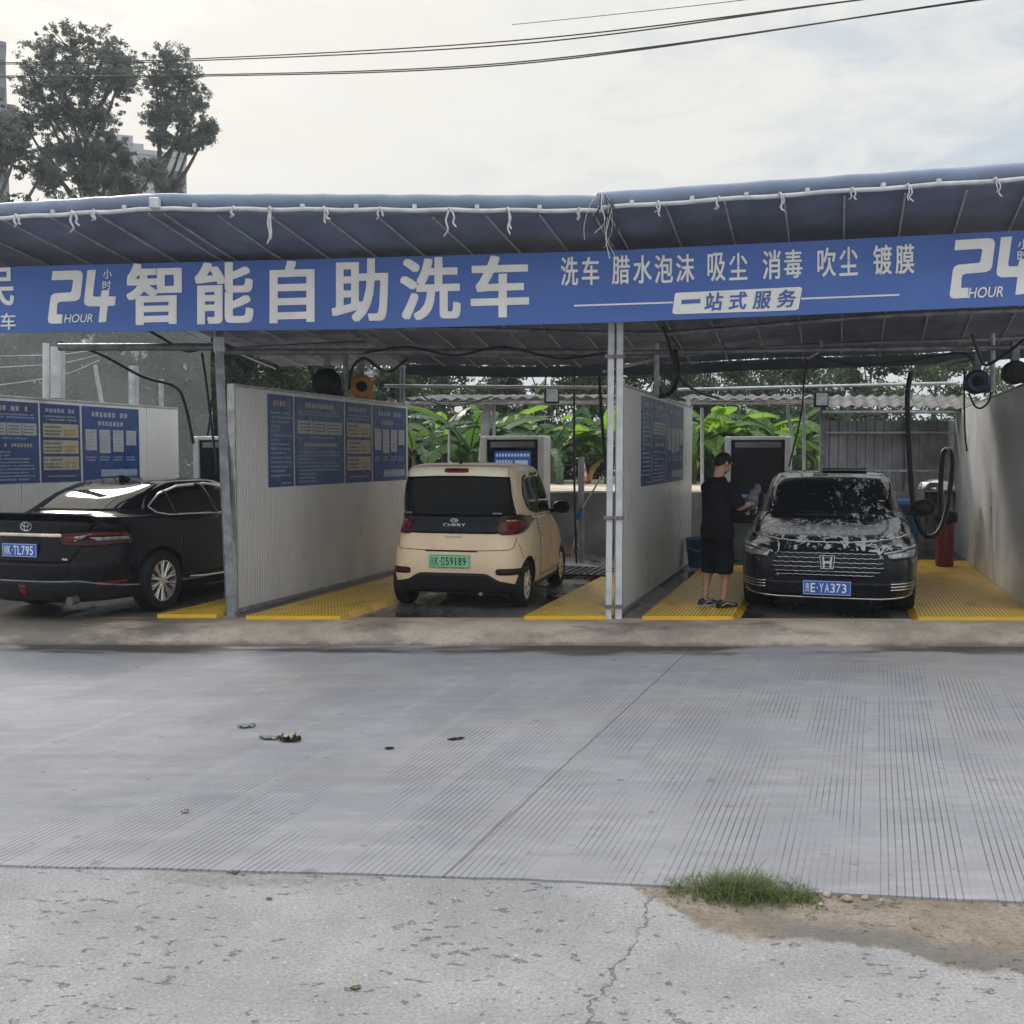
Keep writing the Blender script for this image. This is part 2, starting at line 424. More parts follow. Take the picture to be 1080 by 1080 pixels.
# ------------------------------------------------------------------ shared materials
M_tarp = pm('tarp_underside', (.155, .185, .27), .55, var=.2, scale=1.5, bump=.15, bscale=12)
M_valance = pm('tarp_edge', (.20, .25, .36), .5, var=.15, scale=1.2, bump=.1, bscale=10)
M_galv = pm('galvanised_steel', (.50, .51, .53), .45, .35, var=.2, scale=9)
M_dgal = pm('dull_steel', (.26, .27, .29), .5, .3, var=.25, scale=7)
M_whitepipe = pm('white_pipe', (.62, .63, .65), .4, var=.15, scale=5)
M_cloth = pm('white_rag', (.60, .60, .61), .9, var=.15, scale=20)
M_black = pm('black_rubber', (.018, .018, .02), .45, var=.2, scale=10)
M_blackp = pm('black_plastic', (.014, .014, .016), .45, spec=.2, var=.2, scale=10)
M_rust = pm('weathered_steel', (.30, .27, .25), .7, .2, var=.4, scale=7, bump=.2)
def sign_blue():
    m, k, b = new_mat('banner_blue'); v = k.obj()
    c = k.mix(k.step(k.noise(k.scaled(v, (.4, 1, 1)), 1.5, 5), .3, .7), (.075, .145, .42), (.092, .175, .48))
    c = k.mix(k.math('MULTIPLY', k.step(k.noise(k.scaled(v, (3, 1, .4)), 4, 5, .7), .55, .75), .25), c, (.12, .15, .25))
    k.put(b.inputs['Base Color'], c); b.inputs['Roughness'].default_value = .5; b.inputs['Specular IOR Level'].default_value = .3
    k.put(b.inputs['Normal'], k.bump(k.noise(k.scaled(v, (1, 1, .5)), 2.5, 3), .25, .03))
    return m
M_banner = sign_blue()
M_letter = pm('letter_white', (.88, .86, .84), .55, var=.06, scale=3)
M_letterblue = pm('letter_blue', (.07, .14, .44), .5, var=.06, scale=3)

# ------------------------------------------------------------------ the canopy in three sections
EAVE = [(-30, 233.5), (165, 222), (634, 224), (634, 221), (1110, 188)]
def eave_pt(px, row, z=4.19):
    b = (540 - row) / 1080
    t = (z - CAM_Z) / (b * cp - sp)
    return Vector(((px - 540) / 1080 * t, (b * sp + cp) * t, z))
E0 = [eave_pt(p, r, z) for (p, r), z in zip(EAVE, (4.19, 4.19, 4.19, 4.215, 4.42))]
E0[0] = E0[1] + (E0[0] - E0[1]) * 1.9      # runs on past the picture
E0[3].x -= .03
E0[4] = E0[3] + (E0[4] - E0[3]) * 1.5
SLOPE = .168
def roof_pt(e, d):                          # d metres back along the bay
    return Vector((e.x + U.x * d, e.y + U.y * d, e.z - SLOPE * d * U.y + .03 * math.sin(d * 1.1 + e.x)))

def canopy(name, label, e0, e1, dep0, dep1, ties, knots, drop=0.0):
    t = thing(name, label, 'canopy', (0, 0, 0))
    n = 24
    # roof sheet with thickness, depth varies linearly from end to end
    rows_t, rows_b = [], []
    nd = 14
    for j in range(nd + 1):
        rt, rb = [], []
        for i in range(n + 1):
            s = i / n; e = e0.lerp(e1, s); d = (dep0(s) if callable(dep0) else dep0) * j / nd
            sag = .018 * math.sin(s * n / 2.2 * math.pi) * math.sin(j / nd * math.pi)
            p = roof_pt(e, d); p.z -= abs(sag)
            rb.append(p); rt.append(p + Vector((0, 0, .03)))
        rows_t.append(rt); rows_b.append(rb)
    mb = MB(); mb.grid(rows_b); mb.grid(rows_t)
    mb.grid([rows_b[0], rows_t[0]]); mb.grid([rows_b[-1], rows_t[-1]])
    mb.grid([[r[0] for r in rows_b], [r[0] for r in rows_t]]); mb.grid([[r[-1] for r in rows_b], [r[-1] for r in rows_t]])
    mb.build('roof_sheet', M_tarp, t, smooth=40, fix=True)
    # turned-up front edge of the sheet
    mb = MB(); L = [e0.lerp(e1, i / n) for i in range(n + 1)]
    prof = [(-.02, .02), (-.055, .06), (-.05, .12), (-.01, .155), (.10, .165), (.4, .10)]
    mb.grid([[p + Vector((0, dy, dz + .004 * math.sin(i * 2.3 + dy * 9))) for i, p in enumerate(L)] for dy, dz in prof])
    mb.build('front_edge', M_valance, t, smooth=50)
    # white pipe along the eave
    mb = MB(); mb.tube([p + Vector((0, -.06, .0 + .006 * math.sin(i * 1.7))) for i, p in enumerate(L)], .021, 8); pipe = mb.build('eave_pipe', M_whitepipe, t, smooth=60)
    # rafters below the sheet
    ln = (e1 - e0).length; nr = max(2, round(ln / .55))
    for i in range(nr + 1):
        s = (i + .15) / (nr + .3); e = e0.lerp(e1, s); dd = dep0(s) if callable(dep0) else dep0
        if dd < .4: continue
        mb = MB(); mb.tube([roof_pt(e, dd * q / 6) + Vector((0, 0, -.035)) for q in range(7)], .010, 6); mb.build('rafter', M_galv, t, smooth=60)
    # cross beams
    for d, r_ in dep1:
        pts = [(e0.lerp(e1, i / 12), i / 12) for i in range(13)]
        pts = [roof_pt(e, d) + Vector((0, 0, -.09)) for e, s in pts if (dep0(s) if callable(dep0) else dep0) > d - .05]
        if len(pts) > 1:
            mb = MB(); mb.tube(pts, r_, 6); mb.build('cross_beam', M_dgal, t, smooth=40)
    # back edge strip hanging down with hooks
    if not callable(dep0):
        mb = MB(); mb.grid([[roof_pt(e0.lerp(e1, i / n), dep0 + .01) + Vector((0, .01, dz)) for i in range(n + 1)] for dz in (-.015, -.17)])
        mb.grid([[roof_pt(e0.lerp(e1, i / n), dep0 + .01) + Vector((0, .03, dz)) for i in range(n + 1)] for dz in (-.015, -.17)])
        mb.build('back_edge', M_blackt, t)
    # rag ties knotted round the pipe
    for s, ln_ in ties:
        p = e0.lerp(e1, s) + Vector((0, -.085, 0))
        mb = MB(); r2 = random.Random(int(s * 1000))
        for q in range(2):
            dx = r2.uniform(-.04, .04); l2 = ln_ * r2.uniform(.5, 1)
            pts = spline([p + Vector((0, 0, .02)), p + Vector((dx, -.012, -l2 * .4)), p + Vector((dx * .4 + r2.uniform(-.02, .02), -.008, -l2 * .75)), p + Vector((dx * 1.6, 0, -l2))], 4)
            mb.tube(pts, [.011 * (1 if i < len(pts) - 1 else .5) for i in range(len(pts))], 5, flat=.5)
        mb.tube([p + Vector((-.018, .02, 0)), p + Vector((-.006, -.012, .012)), p + Vector((.008, -.012, -.008)), p + Vector((.02, .02, .004))], .015, 6)
        mb.build('rag_tie', M_cloth, t, smooth=60)
    for s in knots:
        p = e0.lerp(e1, s) + Vector((0, -.06, .018)); mb = MB(); mb.box(p.x - .02, p.x + .02, p.y - .02, p.y + .025, p.z - .02, p.z + .03); mb.build('pipe_clamp', M_whitepipe, t, bevel=.004)
    return t
M_blackt = pm('dark_tarp', (.06, .065, .08), .6, var=.2, scale=3)
canopy('canopy', 'dark blue tarp canopy over the black sedan, cut back beside the netting', E0[0], E0[1], lambda s: 1.75 if s < .42 else 5.9, [(1.72, .03), (2.6, .028), (4.4, .028)],
       [(.50, .16), (.62, .14), (.78, .2), (.84, .12)], [.55, .72, .92])
canopy('canopy', 'dark blue tarp canopy over the cream car and the orange reel', E0[1], E0[2], 5.75, [(1.9, .03), (2.7, .032), (3.7, .035), (4.9, .028)],
       [(.18, .1), (.26, .33), (.38, .14), (.505, .1), (.66, .3), (.79, .24), (.95, .1)], [.09, .33, .45, .58, .72, .86])
canopy('canopy', 'dark blue tarp canopy rising over the foam covered car', E0[3], E0[4], 5.9, [(2.1, .03), (2.9, .03), (3.8, .035), (5.0, .028)],
       [(.09, .15), (.18, .12), (.27, .22), (.375, .14), (.455, .16), (.58, .18)], [.05, .14, .22, .31, .42, .5])
# joint block and rope bundle where the canopies meet
mb = MB(); p = E0[1] + Vector((.02, -.10, .045)); mb.box(p.x - .045, p.x + .045, p.y - .03, p.y + .04, p.z - .05, p.z + .045)
tag(mb.build('joint_block', M_whitepipe, bevel=.008), 'small pale block capping the joint of two canopy pipes', 'bracket')
t = thing('rope_bundle', 'tangle of white rags and black cord hanging where two canopies meet', 'rope bundle', E0[2] + Vector((0, -.1, 0)))
for i in range(10):
    mb = MB(); x = rng.uniform(-.16, .26); l_ = rng.uniform(.12, .48)
    pts = spline([(x * .4, rng.uniform(-.02, .02), .14), (x, -.03, .02), (x + rng.uniform(-.06, .06), -.02, -l_ * .55), (x + rng.uniform(-.07, .07), 0, -l_)], 5)
    mb.tube(pts, rng.choice((.003, .005, .009, .014)), 5, flat=.5); mb.build('rag' if i % 3 else 'cord', M_cloth if i % 3 else M_black, t, smooth=60)

# ------------------------------------------------------------------ banner
BK = [(-60, 283.5, 352.5, 10.85), (0, 281.5, 350.6, 10.8), (360, 272.5, 347.4, 10.52), (640, 264.5, 340.2, 10.3), (860, 254, 331.5, 10.15), (1080, 243, 322, 10.0), (1130, 240.5, 319.8, 9.97)]
def bk(px):
    for a, b in zip(BK, BK[1:]):
        if px <= b[0] or b is BK[-1]:
            s = (px - a[0]) / (b[0] - a[0]); return [a[i] + (b[i] - a[i]) * s for i in (1, 2, 3)]
def ban(px, row, lift=0.0):
    t_, b_, Y = bk(px); p = at(px, row, Y); p.y -= lift; return p
t = thing('banner_sign', 'long blue banner with white Chinese lettering advertising a car wash', 'sign', (0, 0, 0))
pxs = [-60 + 17 * i for i in range(71)]
mb = MB(); fr = [[ban(x, bk(x)[q], 0) for x in pxs] for q in (0, 1)]; bkk = [[p + Vector((0, .03, 0)) for p in r] for r in fr]
mb.grid(fr); mb.grid(bkk); mb.grid([fr[0], bkk[0]]); mb.grid([fr[1], bkk[1]]); mb.grid([[fr[0][0], fr[1][0]], [bkk[0][0], bkk[1][0]]]); mb.grid([[fr[0][-1], fr[1][-1]], [bkk[0][-1], bkk[1][-1]]])
mb.build('banner_sheet', M_banner, t, smooth=40)
def letters(name, items, off, mat=M_letter, shear=0.0, lift=.006):
    """every character a part of its own; strokes are thickened by shifted layers, each a hair in front of the last"""
    for ch, x0, x1, yt, yb in items:
        mb = MB(); sl_ = (bk(x1)[0] - bk(x0)[0]); W_ = x1 - x0; H_ = yb - yt; e = off * H_
        dirs = [(0, 0)] if e == 0 else [(e * a, e * .72 * b_) for a, b_ in ((1, 1), (1, -1), (-1, 1), (-1, -1), (1, 0), (-1, 0), (0, 1), (0, -1))] + [(0, 0)]
        for li, (ox, oy) in enumerate(dirs):
            put_text(mb, ch, lambda u, v: ban(x0 + e + (W_ - 2 * e) * u + ox, yb - e - (H_ - 2 * e) * v + oy + sl_ * (u - .5), lift + .0007 * li), 0, shear)
        mb.build(name, mat, t, fix=False)
letters('headline_character', [('智', 133.5, 192, 277, 343), ('能', 205.5, 267.5, 276, 342), ('自', 284.5, 332, 274.5, 341), ('助', 350, 409.5, 272.5, 340), ('洗', 422, 486, 271, 338), ('车', 496.5, 558, 269, 335.5)], .028)
q = lambda c, a, b, y0, y1: (c, 590 + a / 2.842, 590 + b / 2.842, 240 + y0 / 2.842, 240 + y1 / 2.842)
letters('service_character', [q('洗', 4, 56, 88, 175), q('车', 67, 119, 88, 173), q('腊', 157, 211, 84, 170), q('水', 221, 277, 83, 168), q('泡', 285, 340, 82, 167), q('沫', 349, 404, 80, 164),
        q('吸', 443, 498, 76, 161), q('尘', 508, 563, 76, 158), q('消', 608, 663, 68, 156), q('毒', 672, 728, 66, 152), q('吹', 772, 828, 60, 148), q('尘', 838, 894, 58, 145), q('镀', 939, 996, 52, 142), q('膜', 1006, 1063, 50, 139)], .014)
letters('small_character', [('小', 109, 118.3, 284.2, 294), ('时', 108.4, 117.6, 296, 305.6), ('民', -20, 15.3, 282.5, 323.5), ('车', 1, 17, 330, 348), ('小', 1073, 1085, 252.5, 263), ('时', 1072.5, 1085, 264, 275)], .016)
letters('hour_lettering', [('HOUR', 67.8, 98, 331.3, 340.2), ('HOUR', 1020.5, 1057.5, 302.7, 314)], .012, shear=.22)
two = [(252, 117), (370, 113), (388, 118), (396, 135), (385, 235), (378, 250), (362, 258), (292, 262), (278, 266), (274, 276), (272, 322), (300, 322), (296, 365), (245, 366), (234, 361), (230, 348), (242, 245), (248, 230), (262, 222), (330, 218), (340, 216), (343, 208), (350, 165), (348, 159), (340, 157), (248, 160)]
four = [(418, 112), (458, 110), (444, 225), (445, 235), (452, 238), (480, 238), (486, 208), (522, 206), (518, 237), (552, 236), (548, 280), (514, 282), (506, 357), (470, 360), (478, 284), (420, 283), (406, 276), (401, 262)]
for ox, oy, sx, sy, base, xb in ((51, 285, 1, 1, (231, 112), 4.5), (1001.5, 252.5, 1.30, 1.11, (231, 112), 4.5)):
    for poly in (two, four):
        fn = lambda x, y, d: ban(ox + (x - base[0]) / xb * sx, oy + (y - base[1]) / xb * sy - (x - base[0]) / xb * (0 if ox < 100 else .05), .003 + d)
        mb = MB(); mb.prism(poly, 0, .004, fn); mb.build('numeral', M_letter, t, fix=True)
mb = MB(); f2 = lambda x, y, d: ban(590 + x / 2.842, 240 + y / 2.842, .004 + d)
mb.prism([(350, 196), (720, 178), (727, 182), (716, 243), (708, 248), (345, 260), (338, 255), (346, 200)], 0, .003, f2)
mb.prism([(44, 232), (340, 222.5), (340, 227), (44, 237)], 0, .003, f2); mb.prism([(724, 211), (1018, 199.5), (1018, 204.5), (724, 216)], 0, .003, f2)
mb.build('slogan_plate', M_letter, t)
letters('slogan_character', [q('一', 365, 422, 216, 228), q('站', 434, 491, 195, 250), q('式', 506, 562, 193, 246), q('服', 578, 634, 191, 244), q('务', 650, 708, 186, 240)], .02, M_letterblue, .15, .011)
# small stand-off pegs below the banner
# ------------------------------------------------------------------ front posts
mb = MB(); a = ground_at(243, 650, .2); b_ = at(226, 246, 11.35)
d = (b_ - a)
M = Matrix.Translation(a) @ d.to_track_quat('Z', 'Y').to_matrix().to_4x4()
t = thing('post', 'leaning grey steel post fronting the notice board wall, white tape near its top', 'post', a)
mb.box(-.042, .042, -.042, .042, 0, d.length, 0, Matrix.Translation(-a) @ M); mb.build('shaft', M_dgal, t, bevel=.004)
mb = MB(); M2 = Matrix.Translation(-a) @ M; mb.box(-.05, .05, -.05, .05, 2.86, 3.02, 0, M2 @ Matrix.Rotation(R(0), 4, 'Z')); mb.build('tape', M_cloth, t, bevel=.004)
mb = MB(); mb.box(-.08, .08, -.08, .08, 0, .012); mb.build('foot_plate', M_dgal, t)
for i, (pxa, lab) in enumerate(((641.5, 'white steel post nearer the cream car, one of the wired pair'), (652, 'white steel post against the wall end, one of the wired pair'))):
    a = at(pxa, 655, 10.68); a.z = .2; t = thing('post', lab, 'post', a, 0, 'paired white posts')
    mb = MB(); lean = .02 if i == 0 else 0
    mb.tube([(0, 0, 0), (lean * .3, 0, 1.2), (lean, 0.02, 3.72)], .044 if i == 0 else .048, 4); mb.build('shaft', M_whitepipe, t, bevel=.004)
    for zz in (.12, 1.05, 2.72):
        mb = MB(); mb.box(-.052, .052, -.052, .052, zz, zz + .035); mb.build('wire_band', M_rust, t, bevel=.003)
# ------------------------------------------------------------------ partition walls
def panel_mat(name, col, dirt):
    m, k, b = new_mat(name); v = k.obj(); x, y, z = k.xyz(v)
    rib = k.math('ABSOLUTE', k.math('SUBTRACT', k.math('FRACT', k.math('DIVIDE', y, .052)), .5))
    ribl = k.step(rib, .33, .48)
    c = k.mix(k.step(k.noise(k.scaled(v, (1, 1.2, .5)), 1.1, 5), .3, .7), tuple(q * .86 for q in col), col)
    spl = k.math('MULTIPLY', k.step(z, .1, 1.3, 1, 0), k.step(k.noise(k.scaled(v, (1, 1.3, .8)), 1.4, 6, .6), .35, .75))
    c = k.mix(k.math('MULTIPLY', spl, dirt), c, tuple(q * .5 for q in (col[0], col[1] * .96, col[2] * .9)))
    c = k.mix(k.math('MULTIPLY', ribl, .26), c, tuple(q * .5 for q in col))
    k.put(b.inputs['Base Color'], c)
    k.put(b.inputs['Roughness'], k.step(k.noise(k.scaled(v, (1, 1.5, 1)), 1.2, 4), .3, .7, .26, .42))
    k.put(b.inputs['Normal'], k.bump(k.math('SUBTRACT', k.math('MULTIPLY', k.noise(v, 3, 3), .6), ribl), .8, .006))
    return m
M_panel = panel_mat('wall_panel', (.72, .705, .695), .28)
M_panel2 = panel_mat('wall_panel_grey', (.64, .635, .63), .12)
M_trim = pm('aluminium_trim', (.42, .42, .43), .4, .5, var=.2, scale=8)

def wall(label, x, y, length, mats, top=2.46, joint=2.6):
    t = thing('partition_wall', label, 'wall', (x, y, .2), -TH, 'partition walls between the wash bays')
    a = 0
    for b_ in (joint, joint * 2 if joint * 2 < length - .5 else length, length):
        if b_ <= a + .01: continue
        mb = MB(); mb.box(-.035, .035, a + .004, b_ - .004, .05, top); mb.build('panel', mats, t, bevel=.003); a = b_
    for nm, args in (('bottom_rail', (-.045, .045, .0, length, .0, .05)), ('top_rail', (-.042, .042, .0, length, top + .002, top + .03)), ('end_trim', (-.045, .045, -.03, -.002, 0, top + .03))):
        mb = MB(); mb.box(*args); mb.build(nm, M_trim, t, bevel=.004)
    return t
W = [(-7.3, 11.05, 6.0), (-3.02, 11.1, 4.65), (1.16, 11.05, 5.45), (5.63, 11.05, 7.75)]
wall('grey white partition wall beyond the black sedan carrying three blue notice boards', *W[0], M_panel)
wall('grey white partition wall between the sedan and the cream car, four blue boards on it', *W[1], M_panel)
wall('grey white partition wall behind the paired white posts, its boards seen at a slant', *W[2], M_panel)
wall('bare grey partition wall beside the bay of the foam covered car, no boards', *W[3], M_panel2, 2.5, 3.4)

# ------------------------------------------------------------------ notice boards
M_bblue = pm('board_blue', (.016, .058, .20), .35, var=.15, scale=4)
M_bnavy = pm('board_navy', (.014, .038, .14), .35, var=.15, scale=4)
M_bwhite = pm('board_white', (.42, .42, .43), .45, var=.1, scale=8)
M_bcream = pm('board_cream', (.42, .38, .28), .45, var=.1, scale=8)
M_bgold = pm('board_gold', (.34, .27, .09), .45, var=.1, scale=8)
M_btext = pm('board_print', (.30, .35, .44), .5, var=.1, scale=8)
M_bdark = pm('board_dark_print', (.10, .10, .12), .5, var=.1, scale=8)
def s_of(w_, px):
    r = (px - 540) / 1080; return (w_[0] - r * w_[1]) / (r * U.y - U.x)
def dashes(mb, r2, y0, y1, z, h, mi=0, gap=.35, x=.0415):
    """a line of print too small to read: a broken row of marks"""
    y = y0
    while y < y1:
        l_ = h * r2.uniform(.6, 1.0)
        if y + l_ > y1: break
        if r2.random() > .06: mb.box(x, x + .0012, y, y + l_, z - h * r2.uniform(.42, .5), z + h * r2.uniform(.42, .5), mi)
        y += l_ + h * gap
def board(w_, p0, p1, kind, label, seed):
    s0, s1 = s_of(w_, p0) + .012, s_of(w_, p1) - .012
    t = thing('notice_board', label, 'notice board', (w_[0], w_[1], .2), -TH, 'blue notice boards on the partition walls')
    z0, z1 = 1.35, 2.42
    mb = MB(); mb.box(.0365, .040, s0, s1, z0, z1); mb.build('backing', M_bblue if kind != 'tariff' else M_bnavy, t)
    r2 = random.Random(seed); wd = s1 - s0; X = .0405
    mb = MB(); hd = MB()
    if kind == 'list':
        dashes(hd, r2, s0 + wd * .22, s1 - wd * .22, z1 - .10, .07, gap=.3); z = z1 - .21
        while z > z0 + .08:
            dashes(mb, r2, s0 + wd * .1, s0 + wd * r2.choice((.92, .92, .85, .45, .7)), z, .026); z -= .052
        dashes(mb, r2, s0 + wd * .5, s1 - wd * .06, z0 + .04, .024)
    elif kind == 'members':
        dashes(hd, r2, s0 + wd * .2, s1 - wd * .22, z1 - .09, .065)
        for z in (z1 - .17, z1 - .205): dashes(mb, r2, s0 + wd * .06, s1 - wd * .08, z, .022)
        cd = MB(); c2 = MB()
        for i in range(3):
            a = s0 + wd * (.05 + .305 * i); cd.box(X, X + .001, a, a + wd * .29, z1 - .44, z1 - .28)
            for zz in (.32, .36, .40): dashes(c2, r2, a + wd * .03, a + wd * .25, z1 - zz, .016, x=X + .0012)
        cd.build('price_card', M_bwhite, t); c2.build('card_print', M_bdark, t)
        dashes(mb, r2, s0 + wd * .25, s1 - wd * .25, z1 - .48, .022); dashes(hd, r2, s0 + wd * .16, s1 - wd * .14, z1 - .57, .05)
        z = z1 - .66
        while z > z0 + .05:
            dashes(mb, r2, s0 + wd * .06, s0 + wd * r2.choice((.9, .9, .8, .4)), z, .022); z -= .045
    elif kind == 'tariff':
        dashes(hd, r2, s0 + wd * .12, s1 - wd * .15, z1 - .09, .06)
        for z in (z1 - .17, z1 - .215): dashes(mb, r2, s0 + wd * .1, s1 - wd * .08, z, .024)
        cd = MB(); gd = MB(); pr = MB()
        for i in range(3):
            zt = z1 - .27 - .225 * i; cd.box(X, X + .001, s0 + wd * .06, s1 - wd * .05, zt - .185, zt)
            for q in (.045, .10, .145): dashes(pr, r2, s0 + wd * .10, s0 + wd * .52, zt - q, .028, x=X + .0012)
            for q in (.09, .14): dashes(gd, r2, s0 + wd * .58, s1 - wd * .10, zt - q, .045, x=X + .0012, gap=.2)
        cd.build('price_card', M_bcream, t); pr.build('card_print', M_bdark, t); gd.build('price_print', M_bgold, t)
        dashes(mb, r2, s0 + wd * .14, s1 - wd * .12, z0 + .08, .022)
    else:
        dashes(hd, r2, s0 + wd * .16, s1 - wd * .16, z1 - .11, .075); dashes(hd, r2, s0 + wd * .26, s1 - wd * .28, z1 - .24, .07)
        ph = MB(); pp = MB()
        for i in range(4):
            a = s0 + wd * (.05 + .235 * i); hh = (.30, .34, .32, .22)[i]
            ph.box(X, X + .001, a, a + wd * .185, z1 - .33 - hh, z1 - .33)
            for q in range(5): dashes(pp, r2, a + wd * .02, a + wd * .165, z1 - .37 - q * (hh - .05) / 5, .014, x=X + .0012)
            dashes(mb, r2, a, a + wd * .17, z1 - .73, .022); dashes(mb, r2, a, a + wd * .17, z1 - .77, .022)
        ph.build('screenshot', M_bwhite, t); pp.build('screenshot_print', M_btext, t)
        f_ = MB(); f_.box(X, X + .001, s0 + wd * .3, s1 - wd * .05, z0 + .06, z0 + .16); f_.build('footer_panel', M_btext, t)
    hd.build('heading', M_bcream if kind in ('list', 'members') else M_btext, t); mb.build('print', M_btext, t)
w_ = W[0]
board(w_, -14, 40.5, 'members', 'blue notice board with white price cards, cut by the picture edge above the sedan', 1)
board(w_, 41, 84, 'tariff', 'navy price board with three cream tariff cards above the black sedan roof', 2)
board(w_, 85, 146, 'phones', 'blue instruction board with four upright pictures, above the black sedan', 3)
w_ = W[1]
board(w_, 279.5, 307.5, 'list', 'narrow blue rules board of listed text, first by the leaning grey post', 4)
board(w_, 308, 361, 'members', 'blue board with three white price cards beside the narrow rules board', 5)
board(w_, 361.5, 390, 'tariff', 'navy price board with cream tariff cards under the orange hose reel', 6)
board(w_, 390.5, 426.5, 'phones', 'blue instruction board with upright pictures at the wall end near the cream car', 7)
w_ = W[2]
board(w_, 672.5, 684, 'list', 'slanted blue rules board on the wall behind the paired white posts', 8)
board(w_, 684.5, 699, 'members', 'slanted blue board with white cards in the middle of the paired posts\' wall', 9)
board(w_, 699.5, 717.5, 'phones', 'slanted blue board at the wall end nearest the standing man', 10)

# ------------------------------------------------------------------ yellow drain gratings
def grate_mat():
    m, k, b = new_mat('yellow_grating'); v = k.obj(); x, y, z = k.xyz(v)
    fx = k.math('ABSOLUTE', k.math('SUBTRACT', k.math('FRACT', k.math('DIVIDE', x, .04)), .5))
    fy = k.math('ABSOLUTE', k.math('SUBTRACT', k.math('FRACT', k.math('DIVIDE', y, .075)), .5))
    hole = k.math('MULTIPLY', k.math('MULTIPLY', k.step(fx, .24, .30, 1, 0), k.step(fy, .28, .34, 1, 0)), k.step(z, .0445, .0449))
    c = k.mix(k.step(k.noise(v, 2.2, 6, .65), .3, .7), (.72, .43, .02), (.86, .54, .03))
    c = k.mix(k.step(k.noise(v, 4.5, 5, .7), .60, .76, 0, .4), c, (.62, .52, .33))
    c = k.mix(k.step(k.noise(k.scaled(v, (1, .5, 1), 0, (4, 2, 0)), 2.5, 6, .7), .52, .72, 0, .6), c, (.13, .09, .03))
    k.put(b.inputs['Base Color'], k.mix(hole, c, (.028, .022, .014)))
    b.inputs['Roughness'].default_value = .4
    k.put(b.inputs['Normal'], k.bump(k.math('MULTIPLY', hole, -1), 1.0, .02))
    return m
M_grate = grate_mat()
M_yellow = pm('yellow_edging', (.60, .33, .02), .4, var=.2, scale=5, col2=(.34, .20, .03))
def grate(label, x0, x1, y, length, edge):
    t = thing('drain_grating', label, 'grating', (x0, y, .2), -TH, 'yellow drain gratings in the wash bays')
    wd = (x1 - x0) * math.cos(TH)
    # front end cut square to the street: shear the near edge
    sh = -math.tan(TH)
    n = max(1, round(length / 1.15))
    for i in range(n):
        a, b_ = length * i / n, length * (i + 1) / n - .006
        sa = (lambda xx: -sh * xx) if i == 0 else (lambda xx: 0)
        mb = MB(); e0, e1 = (0 if edge != 'l' else .07), (wd if edge != 'r' else wd - .07)
        mb.add([(e0, a + sa(e0), .0), (e1, a + sa(e1), .0), (e1, b_, 0), (e0, b_, 0), (e0, a + sa(e0), .045), (e1, a + sa(e1), .045), (e1, b_, .045), (e0, b_, .045)],
               [(0, 1, 2, 3), (4, 7, 6, 5), (0, 4, 5, 1), (1, 5, 6, 2), (2, 6, 7, 3), (3, 7, 4, 0)])
        mb.build('grating_panel', M_grate, t)
    if edge:
        e = 0 if edge == 'l' else wd - .07; hi, lo = ((e + .07, e) if edge == 'l' else (e, e + .07))
        mb = MB(); ya = lambda xx: -sh * xx
        mb.add([(lo, ya(lo), 0), (hi, ya(hi), 0), (hi, ya(hi), .047), (lo, length, 0), (hi, length, 0), (hi, length, .047)], [(0, 1, 2), (3, 5, 4), (0, 2, 5, 3), (0, 3, 4, 1), (1, 4, 5, 2)])
        mb.build('sloped_edging', M_yellow, t)
grate('yellow slotted drain grating between the black sedan and the leaning grey post', -3.74, -3.12, 10.72, 4.6, None)
grate('yellow drain grating along the notice board wall, beside the cream car', -2.78, -1.72, 10.62, 5.2, 'r')
grate('yellow drain grating between the cream car and the paired white posts', .06, .98, 10.62, 4.8, 'l')
grate('yellow drain grating the man in black is standing on', 1.36, 2.37, 10.6, 5.3, 'r')
grate('yellow drain grating along the bare grey wall, beside the foam covered car', 4.15, 5.42, 10.56, 6.3, 'l')
# small black mat by the cream car's nose
p = ground_at(600, 605, .2); t = thing('drain_mat', 'black slotted rubber mat lying ahead of the cream car', 'mat', (p.x - .25, p.y - .5, .235), -TH)
mb = MB()
for i in range(9): mb.box(-.1 + .1 * i, -.055 + .1 * i, 0, 1.0, .0, .03)
for i in range(6): mb.box(-.1, .745, .19 * i, .19 * i + .045, .002, .028)
mb.build('mat_grid', M_black, t)

